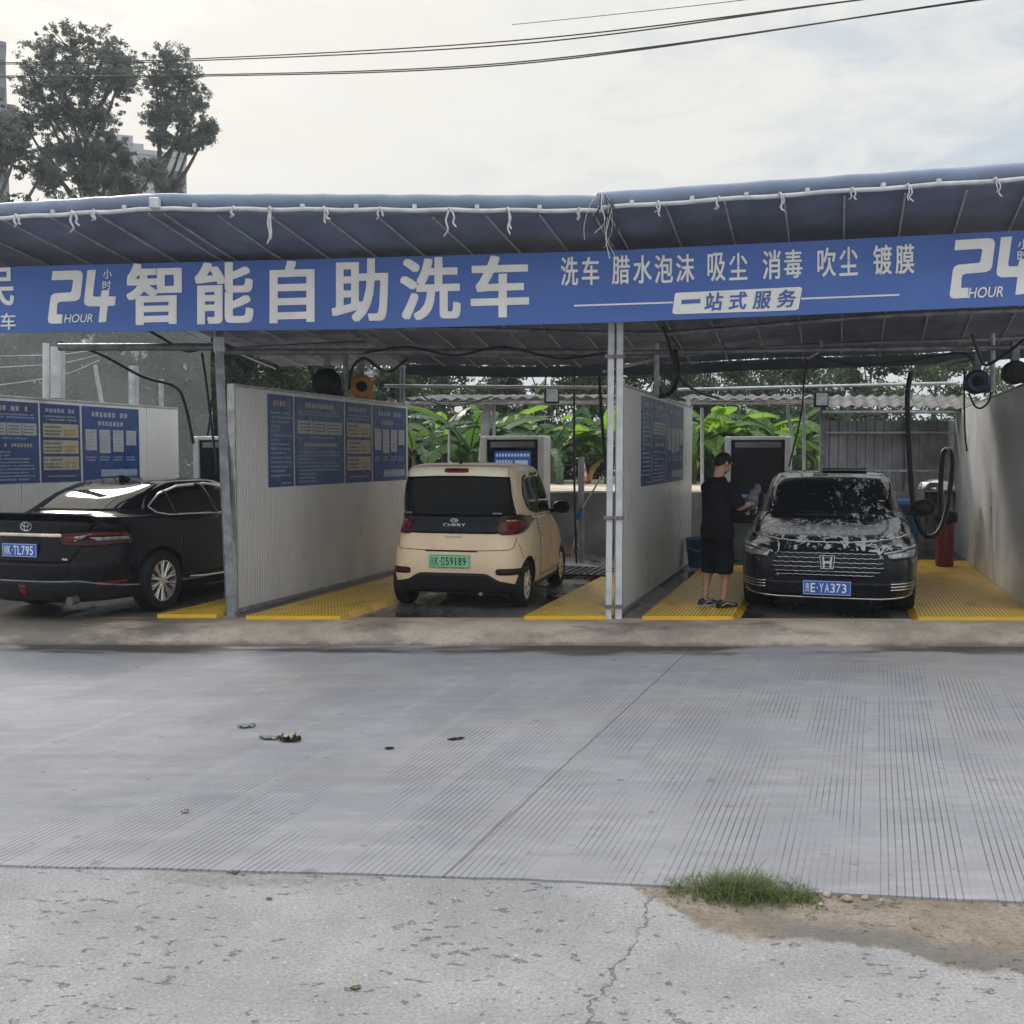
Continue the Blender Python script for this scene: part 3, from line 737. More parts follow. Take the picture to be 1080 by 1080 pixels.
# ------------------------------------------------------------------ rear wall, fence, awnings
M_rear = pm('stained_concrete', (.20, .19, .18), .85, var=.35, scale=1.2, bump=.3, bscale=14)
mb = MB(); mb.box(-16, 7.2, 17.85, 18.03, .1, 1.27); tag(mb.build('retaining_wall', M_rear, bevel=.01), 'low stained grey concrete wall closing the back of the wash bays', 'wall')
def sheet_fence():
    t = thing('sheet_fence', 'grey corrugated metal fence behind the foam covered car', 'fence', (0, 0, 0))
    a, b_ = at(864, 560, 18.3), at(1040, 560, 18.6); a.z = b_.z = .2
    rows0, rows1 = [], []; n = 150
    for i in range(n + 1):
        p = a.lerp(b_, i / n); ph = (i % 8) / 8; dy = .03 * (1 if ph < .25 else (1 - (ph - .25) * 8 if ph < .375 else (0 if ph < .87 else (ph - .87) * 8)))
        rows0.append(p + Vector((0, -dy, 0))); rows1.append(p + Vector((0, -dy, 2.34)))
    back = [[q + Vector((0, .01, 0)) for q in r] for r in (rows0, rows1)]
    mb = MB(); mb.grid([rows0, rows1]); mb.grid(back); mb.grid([rows1, back[1]]); mb.build('corrugated_sheet', M_sheet, t)
    for z in (.9, 1.62, 2.3):
        mb = MB(); mb.box(a.x, b_.x, a.y - .085, a.y - .05, z, z + .04); mb.build('rail', M_galv, t, bevel=.004)
    for s in (0, .5, .98):
        p = a.lerp(b_, s); mb = MB(); mb.box(p.x - .05, p.x + .05, p.y - .16, p.y - .09, 0.2, 3.0); mb.build('fence_post', M_dgal, t, bevel=.004)
M_sheet = pm('grey_sheet_metal', (.42, .42, .44), .5, .15, var=.2, scale=2.5)
sheet_fence()
M_awn = pm('old_corrugated_roof', (.15, .145, .14), .7, .1, var=.5, scale=3.2, bump=.2, bscale=8, col2=(.05, .046, .042))
def awning(label, p0, p1, zf, zb, yf, yb):
    t = thing('corrugated_awning', label, 'awning', (0, 0, 0))
    a, b_ = at(p0, 420, yf), at(p1, 420, yf); n = int((b_.x - a.x) / .035); rf, rb = [], []
    for i in range(n + 1):
        x = a.x + (b_.x - a.x) * i / n; dz = .022 * math.sin(i * math.pi / 3.0)
        rf.append(Vector((x, yf + .02 * math.sin(x * 3), zf + dz + .02 * math.sin(x * 1.3)))); rb.append(Vector((x + (yb - yf) * .3, yb, zb + dz)))
    up = [[q + Vector((0, 0, .012)) for q in r] for r in (rf, rb)]
    mb = MB(); mb.grid([rf, rb]); mb.grid(up); mb.grid([rf, up[0]]); mb.grid([rb, up[1]]); mb.build('roof_sheet', M_awn, t)
    for yy, zz in ((yf + .08, zf - .06), (yb - .1, zb - .06)):
        mb = MB(); mb.tube([(a.x + (yy - yf) * .3, yy, zz), (b_.x + (yy - yf) * .3, yy, zz)], .032, 8); mb.build('support_pipe', M_galv, t, smooth=60)
awning('old grey corrugated awning behind the cream car\'s bay', 425, 668, 2.84, 2.98, 16.8, 18.5)
awning('old grey corrugated awning behind the standing man', 716, 866, 2.86, 3.0, 17.2, 18.8)
awning('old grey corrugated awning above the corrugated fence', 868, 1030, 2.72, 3.0, 17.5, 18.9)
# gantry pipes over the back of the bays
def pipe(label, pts, r, mat=None, name='rail_pipe', cat='pipe', group=None, n=8, smooth=True):
    mb = MB(); mb.tube(pts, r, n); o = mb.build(name, mat or M_galv, smooth=60 if smooth else None); tag(o, label, cat, group); return o
pipe('pale scaffold pipe crossing under the canopy behind the orange reel', [at(405, 407, 15.2), at(650, 409, 15.2)], .025)
pipe('pale scaffold pipe over the back of the foam covered car\'s bay', [at(715, 411, 15.9), at(1010, 404, 16.2)], .025)
pipe('grey scaffold pipe running below the canopy at the sedan\'s bay', [at(62, 366, 12.2), at(236, 366, 12.2)], .045, M_dgal)
pipe('long grey pipe under the canopy above the cream car, carrying cables', [at(236, 371, 12.8), at(645, 371, 12.8)], .04, M_dgal)
pipe('grey pipe under the canopy above the foam covered car', [at(652, 372, 12.6), at(1090, 366, 12.4)], .03, M_dgal)
# poles
def pole(label, px, r0, r1, Y, rad, mat=None, lean=0.0, name='pole', n=8):
    a, b_ = at(px, r1, Y), at(px + lean, r0, Y); return pipe(label, [a, b_], rad, mat, name, 'pole', None, n, n > 5)
pole('broad white post in front of the green netting, beside a thinner one', 61, 366, 420, 13.5, .095, M_whitepipe, 0, 'white_post', 4)
pole('thin grey white post touching the broad white post by the netting', 48.5, 362, 420, 13.9, .045, M_whitepipe)
pole('whitish leaning tree stake behind the netting', 108, 385, 428, 19, .04, M_galv, -8)
pole('speckled white post at the netting above the sedan boards', 141, 386, 430, 16, .08, M_galv)
pole('thin white post at the end of the sedan boards', 170, 400, 432, 16.5, .04, M_galv)
pole('slanted pale post rising from behind the screen kiosk at the cream car', 509, 424, 487, 17.3, .075, M_whitepipe, 5)
pole('thin pale pipe beside the slanted post behind the screen kiosk', 521, 424, 462, 17.3, .03, M_whitepipe)
pole('short thin white stake among banana plants over the cream car', 473.5, 453, 500, 18.4, .02, M_whitepipe)
pole('tall thin grey pole at the end of the paired posts\' wall', 726, 418, 590, 16.7, .035, M_galv)
pole('thin white stake standing on the sandy path behind the man', 740.5, 430, 518, 18.6, .03, M_whitepipe)
pole('grey pipe dropping from the canopy above the slanted boards', 692.5, 362, 418, 13.2, .035, M_galv)
pole('grey hanger pipe at the wall under the orange hose reel', 424.5, 368, 428, 15.4, .04, M_dgal)
pole('grey hanger pipe between the dark reel and the orange reel', 364.5, 366, 415, 13.6, .035, M_dgal)
pole('dark steel post beside the hanging spray hoses of the cream car\'s bay', 613, 482, 592, 16.4, .05, M_dgal)
pole('grey pipe standing beside the blue reel on the bare wall', 1047, 352, 412, 12.6, .03, M_galv)
pole('pale stake behind the kiosk near the corrugated fence', 848, 425, 500, 18.2, .03, M_whitepipe)
pole('leaning pale stake behind the dark screen kiosk', 838, 428, 480, 18.25, .03, M_whitepipe, -8)

# ------------------------------------------------------------------ netting at the open end
def net_mat():
    m = bpy.data.materials.new('shade_net'); t_, n, l = nt(m); k = N(t_); b = n['Principled BSDF']
    v = k.obj(); b.inputs['Base Color'].default_value = (.33, .35, .34, 1); b.inputs['Roughness'].default_value = .8
    tr = k.n('ShaderNodeBsdfTransparent'); mx = k.n('ShaderNodeMixShader')
    k.put(mx.inputs[0], k.step(k.noise(v, 1.6, 5),   .3, .7, .40, .50))
    l.new(tr.outputs[0], mx.inputs[1]); l.new(b.outputs[0], mx.inputs[2]); l.new(mx.outputs[0], n['Material Output'].inputs[0]); return m
mb = MB(); rows = []
for j in range(9):
    rows.append([Vector((-14 + .25 * i, 17.2 + .08 * math.sin(i * .5 + j) + .04 * math.sin(i * 1.7), 1.0 + j * .42 + .06 * math.sin(i * .33))) for i in range(37)])
mb.grid(rows); tag(mb.build('shade_net', net_mat(), smooth=80), 'grey green shade netting hung across the open end behind the sedan boards', 'netting')
for i, (r0, r1) in enumerate(((376, 368), (389, 374), (410, 380))):
    pipe(('upper pale cord slung across the netting', 'middle pale cord slung across the netting', 'lowest pale cord slung across the netting')[i], spline([at(-30, r0, 16.8), at(60, (r0 + r1) / 2 + 2, 16.7), at(105, r1, 16.6)], 6), .008, M_galv, 'cord', 'cord', None, 5)

# ------------------------------------------------------------------ screen kiosks
M_kiosk = pm('kiosk_grey', (.55, .55, .55), .4, var=.1, scale=4)
M_kdark = pm('kiosk_black', (.008, .009, .012), .25, spec=.2, var=.1, scale=4)
M_kbase = pm('kiosk_base', (.16, .17, .18), .5, var=.2, scale=4)
M_screen = pm('lit_blue_screen', (.01, .03, .12), .2, var=.1, scale=4, emit=(.03, .10, .42, .32))
M_sprint = pm('lit_screen_print', (.4, .5, .6), .3, var=.1, emit=(.5, .6, .75, .2))
M_sblue = pm('lit_blue_strip', (.02, .1, .4), .3, emit=(.03, .16, .6, .2))
def kiosk(label, x, y, lit):
    t = thing('screen_kiosk', label, 'kiosk', (x, y, .2), -TH, 'payment screen kiosks at the back of the bays')
    for s in (-1, 1):
        mb = MB(); mb.box(s * .47 - .05, s * .47 + .05, -.12, .28, 0, 2.02); mb.build('side_panel', M_kiosk, t, bevel=.02)
    mb = MB(); mb.box(-.42, .42, -.10, .26, 1.96, 2.02); mb.build('top_panel', M_kiosk, t, bevel=.01)
    mb = MB(); mb.box(-.42, .42, -.07, .25, .62, 1.958); mb.build('screen_housing', M_kdark, t)
    mb = MB(); mb.box(-.42, .42, -.06, .24, .02, .618); mb.build('lower_cabinet', M_kbase, t)
    mb = MB(); mb.box(-.36, .36, -.085, -.0705, 1.84, 1.93); dashes2(mb, 1.885, -.34, .34, -.087, .05); mb.build('header_strip', M_kbase, t)
    mb = MB(); mb.box(-.30, .30, -.078, -.0712, 1.16, 1.78); sc = mb.build('screen', M_screen if lit else M_kdark, t, bevel=.003)
    if lit:
        mb = MB(); r2 = random.Random(5)
        for q, z in enumerate((1.72, 1.62, 1.54, 1.46)): dashes2(mb, z, -.27, (.27, 0, -.02, .0)[q], -.0795, .045)
        mb.box(.04, .25, -.080, -.0785, 1.45, 1.64); mb.build('screen_print', M_sprint, sc)
    mb = MB(); mb.box(-.30, .02, -.078, -.0712, 1.02, 1.09); mb.build('card_slot', M_sblue, t)
    mb = MB(); mb.box(.1, .3, -.078, -.0712, .92, 1.10); mb.build('keypad', M_kbase, t)
    return t
def dashes2(mb, z, x0, x1, y, h):
    x = x0; r2 = random.Random(int(z * 977))
    while x < x1:
        l_ = h * r2.uniform(.6, 1); mb.box(x, min(x + l_, x1), y - .001, y + .004, z - h / 2, z + h / 2); x += l_ + h * .35
kiosk('grey screen kiosk with a lit blue display behind the cream car', .03, 16.1, True)
kiosk('grey screen kiosk with a dark display behind the man in black', 3.96, 16.5, False)
kiosk('grey screen kiosk half hidden by the leaning post, behind the sedan', -4.62, 16.5, False)

# ------------------------------------------------------------------ reels, hoses, small fittings
M_orange = pm('orange_plastic', (.55, .24, .04), .45, var=.2, scale=6)
M_reelblue = pm('dark_blue_plastic', (.02, .055, .10), .4, var=.2, scale=6)
M_red = pm('red_paint', (.20, .02, .015), .4, var=.25, scale=6)
M_bluep = pm('blue_plastic', (.02, .12, .28), .45, var=.25, scale=4)
M_chrome = pm('chrome', (.75, .75, .76), .15, .95, var=.08, scale=9)
def reel(label, pos, rad, mat, rz):
    t = thing('hose_reel', label, 'hose reel', pos, rz)
    Mx = Matrix.Rotation(R(90), 4, 'X')
    mb = MB(); mb.lathe([(.02, -.10), (rad * .8, -.10), (rad, -.07), (rad, .07), (rad * .8, .10), (.02, .10)], 24, 0, Mx); mb.build('drum_case', mat, t, smooth=40)
    mb = MB(); mb.lathe([(.01, .10), (rad * .45, .10), (rad * .42, .125), (.01, .125)], 20, 0, Mx); mb.build('hub_cap', M_blackp, t, smooth=40)
    mb = MB(); mb.box(-.04, .04, -.06, .06, rad * .9, rad + .22); mb.build('hanger_bracket', M_dgal, t, bevel=.004)
    mb = MB(); mb.box(rad * .5, rad * 1.12, -.05, .05, -rad * .9, -rad * .5); mb.build('hose_guide', mat, t, bevel=.01)
reel('orange round hose reel hanging under the canopy over the board wall', at(381, 408, 14.2), .17, M_orange, R(12))
reel('dark hose reel hanging beside the orange reel over the boards', at(345, 404, 13.6), .19, M_blackp, R(5))
reel('dark blue hose reel hanging above the bare grey wall', at(1030, 403, 12.9), .15, M_reelblue, R(-15))
reel('black hose reel at the picture edge above the bare grey wall', at(1070, 393, 12.2), .14, M_blackp, R(-15))
def hose(label, pts, r=.016, mat=None, name='hose', cat='hose'):
    return pipe(label, spline(pts, 8), r, mat or M_black, name, cat)
hose('thick black vacuum hose looping down beside the foam covered car', [at(961, 392, 14.5), at(957, 420, 14.5), at(959, 480, 14.5), at(963, 530, 14.4), at(972, 560, 14.3), at(983, 566, 14.2), at(993, 556, 14.2), at(1000, 530, 14.3), at(1004, 495, 14.4), at(1003, 478, 14.5), at(998, 474, 14.6), at(994, 482, 14.6), at(992, 515, 14.6), at(991, 545, 14.5)], .038)
hose('thin black hose hanging by the dark screen kiosk', [at(852, 378, 15), at(848, 400, 15.2), at(846, 430, 15.3), at(840, 460, 15.4), at(832, 492, 15.4)], .014)
hose('thin black hose dropping to the spray lances at the cream car', [at(606, 388, 15.2), at(605.5, 440, 15.3), at(606, 520, 15.4), at(608, 594, 15.5)], .017)
hose('short black hose near the paired white posts, leaning', [at(632, 396, 13.8), at(634, 430, 13.9), at(637, 470, 14.0), at(640, 500, 14.0)], .022)
hose('long black hose arching over the netting towards the sedan', [at(62, 360, 12.6), at(105, 373, 13), at(150, 397, 13.4), at(185, 408, 13.6), at(196, 430, 13.6), at(204, 468, 13.6)], .02)
hose('black hose hanging beside the leaning grey post', [at(213, 372, 12.6), at(217, 400, 12.6), at(222, 440, 12.6), at(227, 480, 12.6), at(229, 500, 12.6)], .016)
hose('second black hose crossing the one beside the leaning post', [at(229, 410, 12.7), at(223, 424, 12.7), at(221, 445, 12.7), at(219, 460, 12.7)], .014)
hose('thin black lead with a spray trigger on the bare grey wall', [at(1017, 392, 12.9), at(1017, 430, 13), at(1018, 460, 13), at(1020, 476, 13)], .012)
hose('black hose drooping below the blue reel on the bare wall', [at(1022, 415, 12.8), at(1028, 428, 12.8), at(1036, 430, 12.8), at(1044, 420, 12.7), at(1045, 398, 12.6)], .012)
hose('black cable sagging along the pipe above the cream car', [at(385, 372, 12.7), at(430, 366, 12.6), at(480, 375, 12.6), at(530, 366, 12.6), at(590, 378, 12.6), at(640, 372, 12.6)], .014, None, 'cable', 'cable')
hose('black cable climbing from the orange reel to the canopy', [at(368, 410, 13.8), at(372, 388, 13.4), at(384, 378, 13.2), at(402, 390, 13.4), at(412, 392, 14), at(430, 378, 14)], .02, None, 'cable', 'cable')
hose('black cable sagging behind the slanted posts over the banana plants', [at(440, 408, 16), at(452, 422, 16.3), at(480, 428, 16.5), at(520, 418, 16.5)], .014, None, 'cable', 'cable')
hose('black cable from the rope bundle down to the slanted boards', [at(700, 345, 12), at(708, 372, 12.2), at(714, 392, 12.6), at(722, 404, 13), at(738, 414, 13.6), at(758, 420, 14.2)], .018, None, 'cable', 'cable')
hose('thick bunch of black cable by the wall end over the man', [at(712, 370, 12.4), at(716, 388, 12.6), at(713, 404, 13), at(705, 416, 13.2), at(694, 418, 13.2)], .03, None, 'cable', 'cable')
hose('black cable under the canopy above the foam covered car', [at(860, 376, 12.8), at(905, 385, 13), at(960, 380, 13), at(1010, 372, 12.8), at(1028, 380, 12.7)], .014, None, 'cable', 'cable')
hose('black cable hanging from the canopy corner at the bare wall', [at(1025, 352, 12.2), at(1032, 372, 12.2), at(1040, 385, 12.2), at(1062, 372, 12), at(1080, 358, 11.8)], .018, None, 'cable', 'cable')
hose('dark cable over the open netting end', [at(150, 345, 12), at(170, 356, 12.3), at(195, 370, 12.6), at(214, 368, 12.6)], .016, None, 'cable', 'cable')
def arm(label, pts, r=.02): return pipe(label, pts, r, M_galv, 'swing_arm', 'swing arm')
arm('grey swing arm reaching from the bare wall to the vacuum hose', [at(960, 390, 14.5), at(1028, 376, 12.9)])
arm('grey swing arm near the paired posts, above the slanted boards', [at(636, 392, 13.6), at(694, 378, 13.2)])
arm('pale elbow arm holding the hose over the dark screen kiosk', [at(852, 378, 15), at(866, 370, 14.4), at(866, 360, 14.2)])
def flood(label, px, row, Y):
    t = thing('flood_light', label, 'flood light', at(px, row, Y), R(6))
    mb = MB(); mb.box(-.12, .12, -.03, .05, -.13, .13); mb.build('housing', M_blackp, t, bevel=.012)
    mb = MB(); mb.box(-.095, .095, -.036, -.031, -.10, .10); mb.build('glass', pm('flood_glass', (.30, .31, .32), .2), t)
    mb = MB(); mb.box(-.02, .02, .0, .04, .131, .26); mb.build('bracket', M_dgal, t, bevel=.003)
flood('small square black flood light under the awning above the banana plants', 582, 417, 16.6)
flood('small square black flood light beside the corrugated fence', 866, 421, 16.8)
# spray lance stand by the cream car's nose
t = thing('spray_lance', 'grey spray lance with a blue grip leaning by the dark post', 'spray lance', at(610, 585, 16))
o0 = t.location
mb = MB(); mb.tube([at(612, 540, 16) - o0, at(633, 505, 15.9) - o0], .014, 8); mb.build('tube', M_galv, t, smooth=60)
mb = MB(); mb.tube([at(609, 548, 16) - o0, at(613, 535, 16) - o0], .04, 10); mb.build('grip', M_bluep, t, smooth=60)
mb = MB(); mb.tube([p - o0 for p in spline([at(609, 548, 16), at(606, 570, 16), at(603, 585, 16), at(606, 590, 16), at(611, 578, 15.9), at(607, 574, 15.9)], 6)], .012, 6); mb.build('supply_tube', M_galv, t, smooth=60)
# vacuum cylinder, tubs
p = ground_at(998, 597, .245); p = Vector((p.x, 15.4, .245)); p.x = (998 - 540) / 1080 * 15.4
t = thing('vacuum_cleaner', 'red vacuum cylinder with a steel head at the end of the bare wall', 'vacuum cleaner', p)
mb = MB(); mb.lathe([(.12, 0), (.13, .03), (.13, .62), (.11, .66)], 20); mb.build('drum', M_red, t, smooth=40)
mb = MB(); mb.lathe([(.15, .665), (.175, .68), (.175, .78), (.14, .84), (.05, .86)], 20); mb.build('motor_head', M_blackp, t, smooth=40)
mb = MB(); mb.lathe([(.26, 1.16), (.265, 1.2), (.22, 1.27), (.08, 1.31), (.02, 1.315)], 20, 0, Matrix.Translation((-.16, 0, 0))); mb.build('steel_hood', M_chrome, t, smooth=40)
mb = MB(); mb.tube([(-.02, 0, .84), (-.05, 0, 1.1), (-.1, 0, 1.22)], .03, 8); mb.build('neck', M_dgal, t, smooth=60)
t = thing('plastic_tub', 'large blue plastic tub on the floor behind the foam covered car', 'tub', (6.28, 16.9, .2), -TH)
mb = MB(); mb.lathe([(.50, 0), (.62, .92), (.66, .95), (.66, .99), (.60, .99), (.58, .92), (.47, .05)], 4, 0, Matrix.Rotation(R(45), 4, 'Z')); mb.build('tub_body', M_bluep, t, bevel=.03)
mb = MB(); mb.lathe([(.665, .90), (.69, .91), (.69, .95), (.665, .955)], 4, 0, Matrix.Rotation(R(45), 4, 'Z'), True); mb.build('tub_rim', M_bluep, t, bevel=.01)
p = Vector(((737 - 540) / 1080 * 15.3, 15.3, .245)); t = thing('waste_bin', 'blue plastic bin on the floor behind the man\'s legs', 'bin', p)
mb = MB(); mb.lathe([(.14, 0), (.19, .40), (.2, .41), (.2, .44), (.175, .44), (.165, .40), (.13, .03)], 20); mb.build('bucket', M_bluep, t, smooth=40)
mb = MB(); mb.tube(spline([(-.19, 0, .41), (-.17, -.1, .3), (0, -.2, .26), (.17, -.1, .3), (.19, 0, .41)], 5), .007, 6); mb.build('handle', M_galv, t, smooth=60)
t = thing('traffic_cone', 'small red and white cone on the sandy path behind the spray lances', 'cone', at(616, 508, 22)); t.scale = (.55, .55, .6)
mb = MB()
for i, (r0, r1, z0, z1) in enumerate(((.15, .12, .03, .18), (.12, .09, .18, .36), (.09, .06, .36, .5), (.06, .03, .5, .68))): mb.lathe([(r0, z0), (r1, z1)], 16, i % 2)
mb.build('cone_body', [pm('cone_red', (.6, .08, .04), .5), M_bwhite], t, smooth=40)
mb = MB(); mb.box(-.19, .19, -.19, .19, 0, .03); mb.build('base', M_black, t, bevel=.01)
# ------------------------------------------------------------------ cars
def resample(p, n):
    p = [Vector(q) for q in p]; d = [0]
    for a, b in zip(p, p[1:]): d.append(d[-1] + (b - a).length)
    out = []; j = 0
    for i in range(n + 1):
        t = d[-1] * i / n
        while j < len(d) - 2 and d[j + 1] < t: j += 1
        s = (t - d[j]) / max(1e-9, d[j + 1] - d[j]); out.append(p[j].lerp(p[j + 1], min(1, s)))
    return out

def half_ring(yr, yf, w, nr, nf, n, zr, zf, taper=0.0):
    yc = (yr + yf) / 2; pts = []
    for i in range(601):
        ph = math.pi * i / 600; c, s = math.cos(ph), math.sin(ph); e = nr if c > 0 else nf
        y = yc - math.copysign(abs(c) ** (2 / e), c) * (yf - yr) / 2; x = w * abs(s) ** (2 / e)
        pts.append((x, y, 0))
    pts[0] = (0, yr, 0); pts[-1] = (0, yf, 0)
    out = resample(pts, n)
    for p in out:
        u = (p.y - yr) / (yf - yr); p.z = zr + (zf - zr) * u
        p.x *= 1 - taper * max(0, (abs(2 * u - 1) - .3)) ** 2
    return out

class Car:
    def __init__(s, rings, n=56, sub=5):
        """rings: (yr, yf, w, nr, nf, zr, zf, taper)"""
        hr = [half_ring(*r[:5], n, *r[5:]) for r in rings]
        m = len(hr); rows = []
        for i in range(m - 1):
            p0, p1, p2, p3 = hr[max(i - 1, 0)], hr[i], hr[i + 1], hr[min(i + 2, m - 1)]
            for q in range(sub):
                t = q / sub; row = []
                for a, b, c, d in zip(p0, p1, p2, p3):
                    row.append(.5 * ((2 * b) + (c - a) * t + (2 * a - 5 * b + 4 * c - d) * t * t + (3 * b - a - 3 * c + d) * t ** 3))
                rows.append(row)
        rows.append(hr[-1])
        mb = MB(); full = []
        for r in rows:
            full.append([tuple(p) for p in r] + [(-p.x, p.y, p.z) for p in r[-2:0:-1]])
        mb.grid(full, 0, True)
        k_ = len(full[0]); L = len(full)
        def cap(base, flip):
            r = [base + i for i in range(k_)]
            h = k_ // 2
            for i in range(h):               # strips across the car
                a, b = r[i], r[i + 1]; c, d = r[(k_ - i - 1) % k_], r[(k_ - i) % k_]
                f = [a, b, c, d]; f = [x for j, x in enumerate(f) if x not in f[:j]]
                if len(f) > 2: mb.f.append(tuple(f)); mb.m.append(0)
        cap(0, True); cap((L - 1) * k_, False)
        s.mb = mb
        bm = bmesh.new(); vs = [bm.verts.new(v) for v in mb.v]
        for f in mb.f:
            try: bm.faces.new([vs[i] for i in f])
            except ValueError: pass
        bmesh.ops.recalc_face_normals(bm, faces=bm.faces[:]); bm.normal_update()
        s.bvh = BVHTree.FromBMesh(bm); s.bm = bm
    def body(s, mats, root, arches, name='body'):
        o = s.mb.build(name, mats, root, smooth=38)
        cut = MB()
        for x0, x1, y, z, r in arches:
            cut.lathe([(r, x0), (r, x1)], 40, 1, Matrix.Translation((0, y, z)) @ Matrix.Rotation(R(90), 4, 'Y'))
        c = cut.build('cutter', mats)
        c.parent = root
        md = o.modifiers.new('arches', 'BOOLEAN'); md.object = c; md.operation = 'DIFFERENCE'; md.solver = 'EXACT'
        bpy.context.view_layer.update(); dg = bpy.context.evaluated_depsgraph_get(); dg.update()
        me = bpy.data.meshes.new_from_object(o.evaluated_get(dg), depsgraph=dg)
        o.modifiers.clear(); o.data = me; bpy.data.objects.remove(c)
        me.set_sharp_from_angle(angle=R(38)); s.root = root; s.o = o
        return o
    DIRS = {'R': ((0, 1, 0), lambda h, z: (h, -6, z)), 'F': ((0, -1, 0), lambda h, z: (h, 6, z)), 'S': ((-1, 0, 0), lambda h, z: (4, h, z)), 'L': ((1, 0, 0), lambda h, z: (-4, h, z)), 'T': ((0, 0, -1), lambda h, z: (h, z, 5))}
    def hit(s, ax, h, z):
        d, f = s.DIRS[ax]; d = Vector(d); o = Vector(f(h, z))
        loc, nor, i, ds = s.bvh.ray_cast(o, d)
        if loc is None:
            # slide towards the car until it is met
            loc, nor, i, ds = s.bvh.find_nearest(o + d * (4.5 if ax in 'RFT' else 3.4))
        if nor.dot(d) > 0: nor = -nor
        return loc, nor
    def patch(s, name, mat, ax, top, bot, off=.004, th=.012, nu=20, nv=6, parent=None, label=None):
        T = resample([(a, b, 0) for a, b in top], nu); B = resample([(a, b, 0) for a, b in bot], nu)
        out, inn = [], []
        for j in range(nv + 1):
            ro, ri = [], []
            for a, b in zip(T, B):
                q = a.lerp(b, j / nv); loc, n = s.hit(ax, q.x, q.y); ro.append(loc + n * off); ri.append(loc - n * (th - off))
            out.append(ro); inn.append(ri)
        mb = MB(); mb.grid(out); mb.grid(inn)
        mb.grid([out[0], inn[0]]); mb.grid([out[-1], inn[-1]])
        mb.grid([[r[0] for r in out], [r[0] for r in inn]]); mb.grid([[r[-1] for r in out], [r[-1] for r in inn]])
        o = mb.build(name, mat, parent or s.root, smooth=40)
        bm = bmesh.new(); bm.from_mesh(o.data); bmesh.ops.remove_doubles(bm, verts=bm.verts, dist=1e-5); bmesh.ops.recalc_face_normals(bm, faces=bm.faces[:]); bm.to_mesh(o.data); bm.free()
        if label: o['label'] = label
        return o
def rr(cx, cz, hw, hh, e=5, n=24):
    """rounded box as top and bottom outlines"""
    t, b = [], []
    for i in range(n + 1):
        a = math.pi * (1 - i / n); c, s_ = math.cos(a), math.sin(a)
        x = cx + hw * math.copysign(abs(c) ** (2 / e), c); dz = hh * abs(s_) ** (2 / e)
        t.append((x, cz + dz)); b.append((x, cz - dz))
    return t, b
mir = lambda pts: [(-a, b) for a, b in pts]

M_tyre = pm('tyre_rubber', (.018, .018, .019), .8, spec=.15, var=.3, scale=12)
M_rim = pm('alloy_rim', (.62, .60, .56), .3, .75, var=.15, scale=12)
M_rimdark = pm('dark_rim', (.12, .12, .125), .4, .5, var=.2, scale=12)
M_glass = pm('car_glass', (.006, .007, .008), .04, var=.2, scale=3, spec=.14, rvar=.02)
M_lampred = pm('red_lamp', (.16, .010, .009), .15, var=.3, scale=14, spec=.35)
M_lampdark = pm('dark_red_lamp', (.045, .006, .006), .15, var=.3, scale=14, spec=.35)
M_lampclear = pm('clear_lamp', (.42, .42, .43), .12, .5, var=.4, scale=22, coat=1)
M_plate_b = pm('plate_blue', (.02, .10, .42), .4, var=.06, scale=4)
M_plate_g = pm('plate_green', (.17, .52, .27), .4, var=.06, scale=4, col2=(.24, .58, .34))
M_pwhite = pm('plate_white', (.78, .78, .78), .45, var=.04)
M_pblack = pm('plate_black', (.012, .012, .012), .45)
M_silver = pm('badge_silver', (.60, .60, .61), .25, .8, var=.08)

